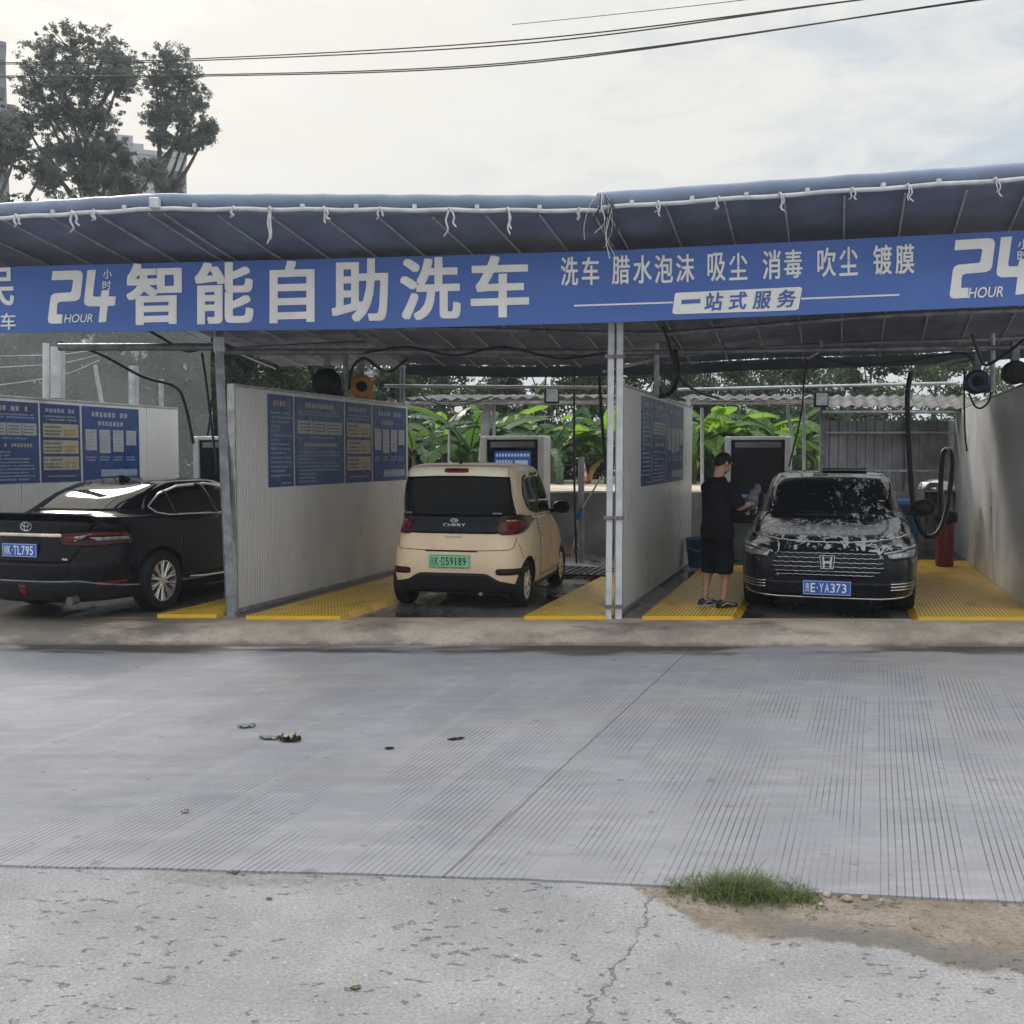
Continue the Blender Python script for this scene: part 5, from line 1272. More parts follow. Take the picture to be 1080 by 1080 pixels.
for s in (-1, 1):
    hl = car.patch('headlight', M_kdark, 'F', [(s * .52, .675), (s * .70, .705), (s * .86, .735)], [(s * .50, .655), (s * .62, .595), (s * .85, .61)], .008, .02, 22, 6)
    car.patch('lamp_bar', M_lampclear, 'F', [(s * .53, .672), (s * .70, .700), (s * .86, .728)], [(s * .53, .655), (s * .70, .682), (s * .86, .705)], .012, .01, 20, 2, hl)
    car.patch('lamp_lens', M_lampclear, 'F', [(s * .56, .660), (s * .84, .685)], [(s * .58, .615), (s * .82, .622)], .011, .01, 12, 3, hl)
    ft = car.patch('bumper_vent', M_kdark, 'F', [(s * .60, .395), (s * .86, .40)], [(s * .58, .27), (s * .84, .28)], .006, .014, 16, 5)
    for z in (.365, .335, .305): car.patch('vent_fin', M_chrome, 'F', [(s * .60, z + .006), (s * .84, z + .008)], [(s * .60, z - .004), (s * .84, z - .002)], .012, .012, 12, 1, ft)
    mirror(root, s * 1.0, .80, 1.05, M_blackp if s < 0 else M_foamp, s, 1.15)
    car.patch('side_window', M_glass, 'S' if s > 0 else 'L', [(-1.315, 1.165), (-1.09, 1.288), (-.75, 1.364), (-.2, 1.381), (.2, 1.336), (.60, 1.19), (.93, 1.046)], [(-1.325, 1.15), (-1.265, 1.095), (-1.1, 1.06), (-.2, 1.038), (.93, 1.018)], .006, .01, 40, 8)
    door(car, 'S' if s > 0 else 'L', -1.0, -.17, .34, 1.005, M_blackpaint, -.90, .89, M_blackpaint, .0)
    door(car, 'S' if s > 0 else 'L', -.15, .95, .34, 1.0, M_blackpaint, -.03, .875, M_blackpaint, -.01)
    for y in wy: wheel(root, s * (.765 if y > 0 else .79), y, wr, .215, M_rimdark, 'five', s)
car.patch('lip_trim', M_chrome, 'F', [(-.84, .232), (-.5, .215), (.5, .215), (.84, .232)], [(-.84, .222), (-.5, .203), (.5, .203), (.84, .222)], .008, .014, 36, 1)
car.patch('rear_window', M_glass, 'R', [(-.55, 1.40), (.55, 1.40)], [(-.72, 1.118), (.72, 1.118)], .004, .012, 24, 8)
fo = MB()
for q in range(16):
    c_ = Vector((.93 + rng.uniform(-.10, .12), .78 + rng.uniform(-.06, .04), 1.03 + rng.uniform(-.09, .12))); fo.lathe([(.001, -.022), (.018, -.014), (.026, 0), (.018, .014), (.001, .022)], 8, 0, Matrix.Translation(c_) @ Matrix.Rotation(rng.uniform(0, 3), 4, 'X'))
fo.build('foam_clump', M_foamw, root, smooth=80)
mb = MB(); mb.box(-.42, .10, -.45, .02, 1.462, 1.478); mb.build('sunroof', M_glass, root, bevel=.006)
mb = MB()
for s in (-.66, .02): 
    pts = [car.hit('F', -s * 0 + s + .62 * q / 5, 0.975 + .02 * math.sin(q / 5 * 3.1)) for q in range(6)]; mb = MB(); mb.tube([a + b * .02 for a, b in pts], .008, 6); mb.build('wiper', M_blackp, root, smooth=60)
# ------------------------------------------------------------------ the man
M_skin = pm('skin', (.34, .19, .125), .5, var=.12, scale=9, bump=.05)
M_shirt = pm('black_cotton', (.010, .010, .012), .9, var=.25, scale=5, spec=.08, bump=.2, bscale=30)
M_shorts = pm('black_shorts', (.008, .008, .010), .9, var=.25, scale=5, spec=.08, bump=.2, bscale=30)
M_hair = pm('black_hair', (.008, .007, .007), .6, spec=.2, var=.3, scale=30, bump=.6, bscale=120)
M_shoe = pm('black_shoe', (.012, .012, .013), .5, var=.2, scale=12)
M_sole = pm('pale_sole', (.42, .42, .41), .6, var=.2, scale=12)

def fuse(name, mb, mat, parent, voxel, smooth=4, wrinkle=0.0, wscale=6.0):
    """closed pieces grown together into one continuous surface"""
    o = mb.build(name, mat, parent)
    a = o.modifiers.new('r', 'REMESH'); a.mode = 'VOXEL'; a.voxel_size = voxel; a.use_smooth_shade = True
    b = o.modifiers.new('s', 'SMOOTH'); b.factor = .5; b.iterations = smooth
    bpy.context.view_layer.update(); dg = bpy.context.evaluated_depsgraph_get(); dg.update()
    me = bpy.data.meshes.new_from_object(o.evaluated_get(dg), depsgraph=dg)
    o.modifiers.clear(); o.data = me
    if wrinkle:
        for v in me.vertices:
            q = v.co; n_ = mnoise.noise(Vector((q.x * wscale, q.y * wscale, q.z * wscale * .55))) + .5 * mnoise.noise(Vector((q.x * 2.2 * wscale, q.y * 2.2 * wscale, q.z * wscale * 1.4 + 9)))
            v.co = q + v.normal * (wrinkle * n_)
    me.polygons.foreach_set('use_smooth', [True] * len(me.polygons)); return o
def loft(mb, secs, n=24):
    """elliptical sections (cx, cy, cz, rx, ry)"""
    rows = [[Vector((cx + rx * math.cos(2 * math.pi * i / n), cy + ry * math.sin(2 * math.pi * i / n), cz)) for i in range(n)] for cx, cy, cz, rx, ry in secs]
    o = len(mb.v); mb.grid(rows, 0, True)
    mb.f += [tuple(o + i for i in range(n))[::-1], tuple(o + (len(rows) - 1) * n + i for i in range(n))]; mb.m += [0, 0]
p = Vector(((757 - 540) / 1080 * 11.28, 11.28, .246))
man = thing('person', 'man in black T-shirt and long black shorts, wiping the foam covered car', 'person', p, R(-58))
mb = MB()
tilt = Matrix.Translation((0, .045, 1.50)) @ Matrix.Rotation(R(-20), 4, 'X') @ Matrix.Rotation(R(-8), 4, 'Z')
def ball(mb, c, r, M=None, n=18, m=12):
    rows = [[Vector((c[0] + r[0] * math.sin(math.pi * (j + .02) / (m + .04)) * math.cos(2 * math.pi * i / n), c[1] + r[1] * math.sin(math.pi * (j + .02) / (m + .04)) * math.sin(2 * math.pi * i / n), c[2] - r[2] * math.cos(math.pi * (j + .02) / (m + .04)))) for i in range(n)] for j in range(m + 1)]
    if M is not None: rows = [[M @ q for q in r_] for r_ in rows]
    o = len(mb.v); mb.grid(rows, 0, True); mb.f += [tuple(o + i for i in range(n))[::-1], tuple(o + m * n + i for i in range(n))]; mb.m += [0, 0]
# head : skull, jaw, nose, ears, brow, lips
ball(mb, (0, .0, .10), (.076, .094, .10), tilt); ball(mb, (0, .030, .045), (.058, .062, .062), tilt); ball(mb, (0, .062, .005), (.026, .022, .022), tilt)
mb.tube([tilt @ Vector((0, .088, .105)), tilt @ Vector((0, .108, .068)), tilt @ Vector((0, .094, .058))], [.009, .014, .012], 8)
for s in (-1, 1): ball(mb, (s * .078, -.005, .082), (.010, .022, .032), tilt); ball(mb, (s * .034, .080, .118), (.024, .012, .010), tilt); ball(mb, (s * .04, .066, .066), (.024, .022, .022), tilt)
ball(mb, (0, .088, .034), (.024, .010, .010), tilt)
# neck and trunk
mb.tube([(0, -.01, 1.36), (0, .012, 1.46), (0, .04, 1.55)], [.062, .056, .056], 14)
loft(mb, [(0, 0, .84, .15, .10), (0, 0, .92, .165, .112), (0, 0, 1.02, .145, .10), (0, 0, 1.15, .155, .105), (0, -.01, 1.28, .175, .112), (0, -.01, 1.36, .16, .085), (0, -.005, 1.41, .08, .06)])
legs = ((1, [(.085, .0, .88), (.095, .03, .48), (.10, .035, .34), (.105, .0, .09)]), (-1, [(-.085, 0, .88), (-.095, -.02, .48), (-.10, -.045, .34), (-.105, -.075, .09)]))
for s, L_ in legs:
    mb.tube(spline(L_, 5), [.088, .084, .078, .070, .064, .058, .056, .058, .060, .060, .054, .046, .040, .037, .036, .037], 14)
    a = L_[-1]; mb.tube([(a[0], a[1] - .03, .06), (a[0], a[1] + .06, .05), (a[0] + s * .01, a[1] + .15, .035)], [.034, .036, .026], 10)
# arms reach forward to the mirror
rsh, rel, rwr = Vector((.185, -.01, 1.345)), Vector((.255, .08, 1.10)), Vector((.16, .30, 1.13))
lsh, lel, lwr = Vector((-.185, -.01, 1.345)), Vector((-.235, .16, 1.14)), Vector((-.06, .37, 1.19))
for a, b_, c in ((rsh, rel, rwr), (lsh, lel, lwr)):
    mb.tube([a, a.lerp(b_, .5), b_, b_.lerp(c, .35), c], [.055, .047, .040, .039, .027], 12)
hand_parts = []
def hand(mb, w_, d, up, side):
    """palm and five curled fingers; d forward, up out of the back of the hand"""
    d = d.normalized(); up = (up - d * up.dot(d)).normalized(); lat = d.cross(up) * side
    rows = []
    for f, wx, wy in ((0, .026, .018), (.03, .036, .017), (.07, .043, .016), (.092, .041, .014)):
        rows.append([w_ + d * f + lat * (wx * math.cos(2 * math.pi * i / 12)) + up * (wy * math.sin(2 * math.pi * i / 12)) for i in range(12)])
    o = len(mb.v); mb.grid(rows, 0, True); mb.f += [tuple(o + i for i in range(12))[::-1], tuple(o + 36 + i for i in range(12))]; mb.m += [0, 0]
    for q, (off, ln) in enumerate(((-.031, .066), (-.010, .076), (.011, .070), (.031, .054))):
        b_ = w_ + d * .08 + lat * off; k1 = b_ + d * ln * .5 - up * .012; k2 = k1 + d * ln * .22 - up * ln * .38; k3 = k2 - d * ln * .12 - up * ln * .28
        mb.tube([b_, k1, k2, k3], [.0095, .0092, .0085, .007], 8)
    t0 = w_ + d * .025 - lat * .032; mb.tube([t0, t0 + d * .03 - lat * .022 - up * .008, t0 + d * .06 - lat * .018 - up * .022], [.013, .0105, .008], 8)
hand(mb, rwr, Vector((-.12, .35, .06)), Vector((.3, -.1, 1)), 1)
hand(mb, lwr, Vector((.18, .35, .10)), Vector((-.3, -.1, 1)), -1)
fuse('body', mb, M_skin, man, .0062, 2)
# hair : a cap over the skull
mb = MB(); rows = []
for j in range(13):
    row = []
    for i in range(32):
        az = 2 * math.pi * i / 32; front = max(0, math.sin(az)); lim = .57 - .20 * front + .03 * math.sin(az * 5)    # lower at the nape
        el = math.pi * (.02 + (lim + .12 * max(0, -math.sin(az))) * j / 12)
        rr_ = 1.075 + .05 * mnoise.noise(Vector((math.cos(az) * 4, math.sin(az) * 4, el * 4)))
        row.append(tilt @ Vector((.079 * rr_ * math.sin(el) * math.cos(az), -.004 + .097 * rr_ * math.sin(el) * math.sin(az), .10 + .107 * rr_ * math.cos(el))))
    rows.append(row)
mb.grid(rows, 0, True); mb.f.append(tuple(range(32))); mb.m.append(0)
h = mb.build('hair', M_hair, man, smooth=80); md = h.modifiers.new('thick', 'SOLIDIFY'); md.thickness = .008; md.offset = -1
# loose T-shirt
mb = MB()
loft(mb, [(0, .01, .76, .205, .150), (0, .01, .85, .208, .152), (0, .005, 1.0, .20, .145), (0, 0, 1.15, .195, .138), (0, -.01, 1.27, .20, .132), (0, -.012, 1.34, .19, .115), (0, -.008, 1.40, .12, .085), (0, .0, 1.435, .075, .068)], 32)
for a, b_ in ((rsh, rel), (lsh, lel)):
    e = a.lerp(b_, .98); mb.tube([a + Vector((-.04 * (1 if a.x > 0 else -1), 0, -.01)), a.lerp(b_, .3), a.lerp(b_, .7), e], [.075, .079, .080, .082], 16)
fuse('t_shirt', mb, M_shirt, man, .011, 5, .020, 5.5)
# long shorts
mb = MB(); loft(mb, [(0, 0, .74, .185, .135), (0, 0, .80, .185, .138), (0, 0, .92, .18, .13)], 28)
for s, L_ in legs:
    mb.tube([(s * .085, 0, .82), (s * .095, .012 * s, .62), (s * .10, .012 * s, .46), (s * .102, .010 * s, .375)], [.108, .105, .100, .103], 20)
fuse('shorts', mb, M_shorts, man, .011, 4, .015, 6)
for s, L_ in legs:
    ax, ay, _ = L_[-1]
    mb = MB(); secs = [(-.075, .034, .075), (-.06, .040, .088), (-.01, .042, .092), (.05, .044, .082), (.11, .047, .062), (.16, .044, .050), (.195, .028, .040)]
    rows = [[Vector((ax + s * .012 * (dy + .07) + wx * math.cos(2 * math.pi * i / 16), ay + dy, .022 + max(-.008, (h_ - .022) * max(-.2, math.sin(2 * math.pi * i / 16))))) for i in range(16)] for dy, wx, h_ in secs]
    mb.grid(rows, 0, True); mb.f += [tuple(range(16))[::-1], tuple(range(96, 112))]; mb.m += [0, 0]
    sh = mb.build('shoe', M_shoe, man, smooth=60)
    mb = MB(); out = [(x_ * 1.06, dy) for dy, x_, _ in secs] ; ring = [(ax + s * .012 * (dy + .07) + x_, ay + dy) for x_, dy in out] + [(ax + s * .012 * (dy + .07) - x_, ay + dy) for x_, dy in out[::-1]]
    mb.prism(ring, 0, .020, lambda x, y, d: (x, y, d)); mb.build('sole', M_sole if s < 0 else M_shoe, sh)
    mb = MB(); mb.tube(spline([(ax + .045, ay - .055, .030), (ax + .047, ay + .02, .052), (ax + .052, ay + .09, .034), (ax + .05, ay + .13, .030)], 5), .006, 6); mb.build('side_stripe', M_sole, sh, smooth=60)
mb = MB(); q = rwr.lerp(rel, .16); d = (rel - rwr).normalized(); mb.tube([q - d * .012, q + d * .012], .033, 14); mb.build('wristband', M_bwhite, man, smooth=60)
# towel in his hands, pressed on the mirror
hw = man.matrix_basis @ Vector((.06, .50, 1.17))
hw = Matrix.Translation(p) @ Matrix.Rotation(R(-58), 4, 'Z') @ Vector((.05, .47, 1.17))
t = thing('towel', 'grey wash cloth bunched in the man\'s hands', 'towel', hw)
mb = MB(); ball(mb, (0, 0, .0), (.075, .07, .075)); ball(mb, (.03, .02, .06), (.055, .06, .07)); ball(mb, (.0, .0, -.06), (.05, .05, .06)); ball(mb, (.07, .03, .12), (.045, .05, .06))
fuse('cloth', mb, pm('grey_cloth', (.13, .13, .135), .9, var=.3, scale=25, bump=.5, bscale=80), t, .010, 2, .016, 16)
# ------------------------------------------------------------------ plants
M_ban = [leaf_mat('banana_leaf_bright', (.20, .33, .04), (.08, .18, .025), .55), leaf_mat('banana_leaf', (.085, .17, .03), (.04, .095, .022), .42), leaf_mat('banana_leaf_blue', (.065, .125, .06), (.035, .075, .038), .35, .9, .35)]
M_dry = pm('dry_leaf', (.30, .17, .06), .8, var=.4, scale=4)
M_stem = pm('banana_stem', (.16, .17, .07), .7, var=.4, scale=5, col2=(.08, .06, .035))
M_bark = pm('bark', (.10, .085, .07), .9, var=.3, scale=5, bump=.6, bscale=15)
M_leaf = [leaf_mat('leaf_green', (.065, .105, .03), (.030, .055, .018), .35, .35), leaf_mat('leaf_dark', (.04, .07, .028), (.018, .036, .016), .3, .35), leaf_mat('leaf_pale', (.10, .135, .05), (.045, .075, .026), .4, .35), leaf_mat('leaf_grey_hazed', (.14, .155, .13), (.075, .09, .078), .5, .25)]  # grey leaves paled: haze and glare on the far trees put into their colour

def banana_leaf(mb, r2, base, az, ln, wd, lift, droop, tear, mi):
    ns = 16; d = Vector((math.cos(az), math.sin(az), 0)); lat = Vector((-math.sin(az), math.cos(az), 0)); p = base.copy(); el = lift; L, Mid, Rr = [], [], []
    fold = r2.uniform(.15, .5); tw = r2.uniform(-.5, .5)
    for i in range(ns + 1):
        s = i / ns
        w_ = wd * min(1, (s / .28)) ** .7 * (max(0.0, 1 - ((s - .55) / .45) ** 2) ** .55 if s > .55 else 1) if s > .10 else .02
        jag = (r2.uniform(.45, 1) if r2.random() < tear else 1, r2.uniform(.45, 1) if r2.random() < tear else 1)
        la = (lat * math.cos(tw * s) + Vector((0, 0, 1)) * math.sin(tw * s))
        up = d * (-math.sin(el)) + Vector((0, 0, 1)) * math.cos(el)
        L.append(p + la * w_ * jag[0] - up * w_ * fold * (1 if jag[0] > .8 else 1.5)); Rr.append(p - la * w_ * jag[1] - up * w_ * fold * (1 if jag[1] > .8 else 1.5)); Mid.append(p.copy())
        p = p + (d * math.cos(el) + Vector((0, 0, 1)) * math.sin(el)) * (ln / ns); el -= droop / ns * (1 + s)
    # each tear opens a gap between the ribs
    for A in (L, Rr):
        for i in range(ns):
            g = .72 if r2.random() < tear else 1.0
            a1 = A[i].lerp(A[i + 1], g); m1 = Mid[i].lerp(Mid[i + 1], 1.0)
            mb.add([Mid[i], m1, a1, A[i]], [(0, 1, 2, 3)], mi)
    mb.tube(Mid, [.022 * (1 - .8 * i / ns) for i in range(ns + 1)], 4, mi)
def banana(label, x, y, h, seed, n=9, mi=0, spread=1.0, ln=1.7):
    r2 = random.Random(seed); t = thing('banana_plant', label, 'banana plant', (x, y, 1.2), 0, 'banana plants beyond the path')
    mb = MB(); mb.tube([(0, 0, 0), (.03, 0, h * .5), (.0, .02, h)], [.075, .06, .04], 10); mb.build('stem', M_stem, t, smooth=60)
    for i in range(n):
        mb = MB(); s = i / n
        banana_leaf(mb, r2, Vector((0, .02, h * r2.uniform(.85, 1.0))), 2.4 * i + r2.uniform(-.4, .4), ln * r2.uniform(.7, 1.1), r2.uniform(.15, .24) * (.8 if mi == 2 else 1), r2.uniform(.75, 1.5) - .5 * s * spread, r2.uniform(.5, 1.5) + .6 * s, r2.choice((.75, .85, .6) if mi == 2 else (.12, .35, .6)), 0)
        mb.build('leaf', M_ban[mi if r2.random() < .65 else r2.randrange(3)], t, smooth=30, fix=False)
    if seed % 3 == 0:
        mb = MB(); banana_leaf(mb, r2, Vector((0, 0, h * .8)), r2.uniform(0, 6), 1.2, .13, -.2, 1.4, .5, 0); mb.build('dry_leaf', M_dry, t, fix=False)
    return t
BN0 = [('left end, next to the board wall', 436, 23.0, 1.15, 8, 2), ('behind the short white stake', 466, 25.5, 1.5, 9, 1), ('left of the slanted pale post', 496, 23.5, 1.3, 8, 1), ('tall upright leaves by the slanted pale post', 521, 24.5, 1.55, 7, 0), ('over the lit kiosk', 548, 25.5, 1.4, 8, 1), ('right of the lit kiosk, with a dry leaf', 582, 23.5, 1.15, 9, 2), ('just beside the hanging spray hose', 612, 24.8, 1.4, 9, 0), ('close to the paired white posts', 640, 23.6, 1.3, 8, 0),
      ('behind the slanted boards\' wall end', 706, 24.2, 1.3, 8, 1), ('just past the slanted boards\' wall', 731, 23.8, 1.45, 8, 0), ('broad bright leaves over the standing man', 760, 24.2, 1.6, 8, 0), ('over the dark kiosk', 792, 24.6, 1.45, 8, 0), ('between dark kiosk and metal fence', 826, 23.6, 1.4, 9, 1), ('at the edge of the metal fence', 858, 24.4, 1.25, 8, 0)]
for i, (wh, px, Y, h, n, mi) in enumerate(BN0):
    h *= .62; n += 5
    banana('banana plant ' + (wh if wh.startswith(('behind', 'over', 'just', 'close', 'between')) else 'with ' + wh if wh[0] in 'tb' and 'leaves' in wh else 'at the ' + wh if wh.startswith('left end') else 'standing ' + wh), (px - 540) / 1080 * Y, Y, h, 11 + i, n, mi, 1, 1.75 + .25 * (i % 3))

def leaves(npr, cen, rad, per, size, flat=.75):
    """leaf faces scattered through clumps round the given centres"""
    cen = np.asarray(cen); k_ = len(cen); n = k_ * per
    d = npr.normal(size=(n, 3)); d /= np.linalg.norm(d, axis=1, keepdims=True)
    r_ = npr.random(n) ** .45
    P = np.repeat(cen, per, 0) + d * (np.repeat(rad, per) * r_)[:, None] * np.array([1, 1, flat])
    a = npr.normal(size=(n, 3)); a /= np.linalg.norm(a, axis=1, keepdims=True); b = np.cross(a, npr.normal(size=(n, 3))); b /= np.linalg.norm(b, axis=1, keepdims=True)
    s = size * npr.uniform(.55, 1.35, n)[:, None]
    v = np.stack([P - a * s, P + b * s * .42, P + a * s, P - b * s * .42], 1).reshape(-1, 3)
    return v, np.arange(n * 4).reshape(-1, 4)
def tree(label, x, y, z, h, w_, seed, mat=0, base=.25, clumps=70, per=150, size=.09, name='tree', group='trees beyond the wash bays', lean=0.0, shape=None):
    r2 = random.Random(seed); npr = np.random.default_rng(seed); t = thing(name, label, 'tree', (x, y, z), 0, group)
    mb = MB(); top = Vector((lean * h, 0, h * .92))
    mb.tube(spline([(0, 0, 0), (r2.uniform(-.2, .2) + lean * h * .3, 0, h * .35), (lean * h * .7, r2.uniform(-.2, .2), h * .65), top], 4), [max(.03, h * .022 * (1 - .9 * i / 12)) for i in range(13)], 8)
    cen, rad = [], []
    for c in range(clumps):
        f = r2.random(); zz = base + (1 - base) * f
        prof = (math.sin(math.pi * min(1, (f * .92 + .10))) ** .6) if shape is None else shape(f)
        a = r2.uniform(0, 2 * math.pi); q = w_ / 2 * prof * r2.random() ** .45
        cen.append((lean * h * zz + q * math.cos(a), q * math.sin(a), h * zz + r2.uniform(-.3, .3))); rad.append(w_ * r2.uniform(.055, .135))
    for c in sorted(range(clumps), key=lambda i: rad[i])[-16:]:
        e = Vector(cen[c]); zt = max(h * .25, e.z - (abs(e.x - lean * e.z) + abs(e.y)) * .8 - .4); b_ = Vector((lean * zt, 0, zt))
        mb.tube([b_, b_.lerp(e, .5) + Vector((0, 0, -.1)), e], [h * .008, h * .006, h * .0025], 5)
    mb.build('trunk', M_bark, t, smooth=60)
    v, q = leaves(npr, cen, np.array(rad), per, size); np_mesh('crown', v, q, M_leaf[mat], t)
    return t
# low bushes and trees behind the banana plants
TR = [(420, 31, 3.6, 4.0, 0), (470, 34, 4.0, 4.6, 1), (525, 33, 3.3, 4.2, 1), (575, 36, 4.6, 5.0, 0), (618, 32, 4.4, 4.4, 1), (655, 35, 5.2, 4.6, 0), (700, 33, 3.9, 4.4, 1), (748, 36, 4.0, 4.6, 0), (800, 33, 3.9, 4.6, 1), (850, 37, 4.3, 5.0, 0), (915, 33, 4.4, 5.2, 1), (985, 35, 4.6, 5.2, 0), (370, 33, 4.4, 4.8, 1), (322, 31, 5.0, 5.0, 0)]
TL = ['dark bushy tree behind the orange reel', 'dark tree behind the short white stake', 'low dark tree behind the slanted pale post', 'green tree behind the lit kiosk', 'dark tree beyond the hanging spray hoses', 'green tree rising behind the paired white posts', 'dark low tree beyond the slanted boards', 'green tree beyond the standing man', 'dark tree behind the dark kiosk', 'green tree beyond the gap by the metal fence', 'dark tree over the metal fence, nearest the gap', 'green tree over the metal fence by the bare wall', 'dark tree behind the board wall top', 'green tree over the board wall beside the leaning post']
for i, (px, Y, h, wd, mi) in enumerate(TR): tree(TL[i], (px - 540) / 1080 * Y, Y, 1.3, h, wd, 40 + i, mi, .05, 55, 170, .085)
TR = [(-40, 30, 7.4, 7, 3), (25, 27, 6.8, 6, 1), (85, 29, 7.4, 6.5, 3), (140, 27, 6.8, 5.5, 1), (190, 31, 6.6, 5.2, 3), (240, 29, 5.4, 5, 0), (282, 33, 5.2, 5, 1)]
TL = ['big grey green tree at the picture edge behind the netting', 'dark tree behind the netting by the slung cords', 'grey green tree behind the broad white post', 'dark tree behind the speckled netting post', 'grey green tree past the end of the sedan boards', 'green tree behind the leaning grey post', 'dark tree beyond the first notice boards']
for i, (px, Y, h, wd, mi) in enumerate(TR): tree(TL[i], (px - 540) / 1080 * Y, Y, 1.2, h, wd, 70 + i, mi, .04, 80, 190, .10)
npr = np.random.default_rng(8)
for nm, xa, xb, lab in (('undergrowth', -6.5, 2.6, 'dense low green undergrowth along the sandy path behind the cream car'), ('undergrowth', 3.4, 9.0, 'dense low green undergrowth beyond the path behind the standing man')):
    n_ = int((xb - xa) * 15); cen = np.stack([npr.uniform(xa, xb, n_), npr.uniform(26.0, 28.6, n_), npr.uniform(1.3, 3.0, n_)], 1); v, q = leaves(npr, cen, npr.uniform(.25, .6, n_), 150, .09)
    stuff(np_mesh(nm, v, q, M_leaf[1], None), lab, 'undergrowth')
# tall trees in the haze
def tall_tree(label, x, y, h, blobs, seed, mat, per=34, size=.10):
    r2 = random.Random(seed); npr = np.random.default_rng(seed); t = thing('tall_tree', label, 'tree', (x, y, 1.0), 0, 'tall trees against the sky')
    mb = MB(); mb.tube(spline([(0, 0, 0), (.4, 0, h * .3), (-.2, .1, h * .6), (.2, 0, h * .9)], 5), [max(.05, .42 * (1 - .92 * i / 15)) for i in range(16)], 8)
    cen, rad = [], []
    for bx, bz, br in blobs:
        b0 = Vector((.0, 0, max(h * .25, bz - abs(bx) * .9 - 2))); e = Vector((bx, r2.uniform(-1, 1), bz))
        pts = spline([b0, b0.lerp(e, .55) + Vector((0, 0, -.4)), e], 4); mb.tube(pts, [.16 - .013 * i for i in range(len(pts))], 6)
        for c in range(int(44 + br * 34)):
            d = Vector((r2.gauss(0, 1), r2.gauss(0, 1), r2.gauss(0, 1))).normalized() * br * 1.55 * r2.random() ** .6
            q = e + Vector((d.x, d.y, d.z * .85)); cen.append(tuple(q)); rad.append(r2.uniform(.12, .36))
            if r2.random() < .3: mb.tube([e, e.lerp(q, .5) + Vector((0, 0, -.15)), q], [.05, .035, .015], 4)
    mb.build('trunk', M_bark, t, smooth=60)
    v, q = leaves(npr, cen, np.array(rad), per, size, .7); np_mesh('crown', v, q, M_leaf[mat], t)
YT = 62.0; px2 = lambda px: (px - 540) / 1080 * YT; pz = lambda r: (480 - r) / 1080 * YT + .9
def blobs(x0, L): return [(px2(a) - x0, pz(b_), c / 1080 * YT) for a, b_, c in L]
x0 = px2(100); tall_tree('tall broad tree with a ragged crown against the hazy sky', x0, YT, 27, blobs(x0, [(60, 70, 20), (85, 60, 20), (115, 62, 22), (45, 95, 18), (72, 95, 22), (100, 95, 24), (128, 90, 18), (55, 125, 16), (82, 130, 18), (40, 140, 14), (115, 130, 15), (125, 160, 14), (105, 168, 14), (140, 178, 12), (165, 185, 12), (132, 72, 14), (138, 100, 13), (66, 172, 13), (92, 192, 14), (118, 194, 13), (62, 198, 12), (84, 165, 12), (140, 200, 10)]), 5, 3)
x0 = px2(158); tall_tree('tall slim tree with open branches beside the broad ragged one', x0, YT + 3, 27.5, blobs(x0, [(165, 48, 17), (150, 70, 16), (180, 70, 17), (195, 95, 14), (165, 95, 15), (185, 115, 13), (205, 130, 9), (195, 142, 10), (178, 140, 8), (150, 110, 12), (212, 125, 7), (162, 140, 9), (152, 172, 9), (172, 192, 9)]), 6, 3, 30)
x0 = px2(22); tall_tree('dark lower tree crowding the grey tower', x0, YT - 4, 22, blobs(x0, [(30, 150, 20), (12, 130, 16), (50, 165, 16), (20, 180, 22), (45, 190, 16), (70, 185, 9), (5, 165, 16), (80, 200, 10)]), 9, 3)
# ------------------------------------------------------------------ far buildings
M_bpale = pm('pale_render', (.42, .43, .45), .8, var=.12, scale=.15)
M_bgrey = pm('grey_render', (.20, .21, .235), .8, var=.12, scale=.15)
M_win = pm('far_window', (.06, .07, .08), .2, var=.2, scale=.2)
def tower(label, x0, x1, Y, z1, dp, mat, cols, rows, step=None, name='apartment_block'):
    t = thing(name, label, 'building', ((x0 + x1) / 2, Y, 0), math.atan2(-(x0 + x1) / 2, Y)); hw = (x1 - x0) / 2
    mb = MB(); mb.box(-hw, hw, 0, dp, 0, z1); mb.build('wall', mat, t)
    for i in range(rows):
        for j in range(cols):
            z = z1 - 2.2 - 3.0 * i; cx = -hw + 2 * hw * (j + .5) / cols
            mb = MB(); mb.box(cx - .8, cx + .8, -.06, .1, z - .7, z + .7); mb.build('window', M_win, t)
    mb = MB(); mb.box(-hw - .1, hw + .1, -.12, dp + .1, z1 + .003, z1 + .5); mb.build('parapet', mat, t)
    for a, b_, c in step or []:
        mb = MB(); mb.box(a, b_, 1, dp - 1, z1 + .5, z1 + c); mb.build('roof_room', mat, t)
    for s in range(3):
        mb = MB(); mb.box(hw + .003, hw + .9, 1 + s * 3, 3 + s * 3, z1 - 6.2 , z1 - 5.9); mb.build('balcony', mat, t)
    return t
Yb = 115; bx = lambda px: (px - 540) / 1080 * Yb; bz = lambda r: (480 - r) / 1080 * Yb + 1.92
tower('pale apartment block rising behind the canopy, a higher roof room at its left', bx(97), bx(200), Yb, bz(168), 12, M_bpale, 6, 3, [(-5.3, -.1, 2.2), (-.5, 1.0, 1.4), (4.2, 5.0, 1.2)])
tower('dark grey tower at the picture edge beside the tall trees', bx(-40), bx(15), Yb, bz(55), 12, M_bgrey, 3, 8, [(-2, 1.2, 1.4)])
tower('small pale block in the gap over the old awning', (330 - 540) / 1080 * 90, (440 - 540) / 1080 * 90, 90, 9.0, 10, M_bpale, 5, 2)
tower('small pale block over the awning behind the standing man', (690 - 540) / 1080 * 95, (745 - 540) / 1080 * 95, 95, 9.3, 10, M_bpale, 4, 2)
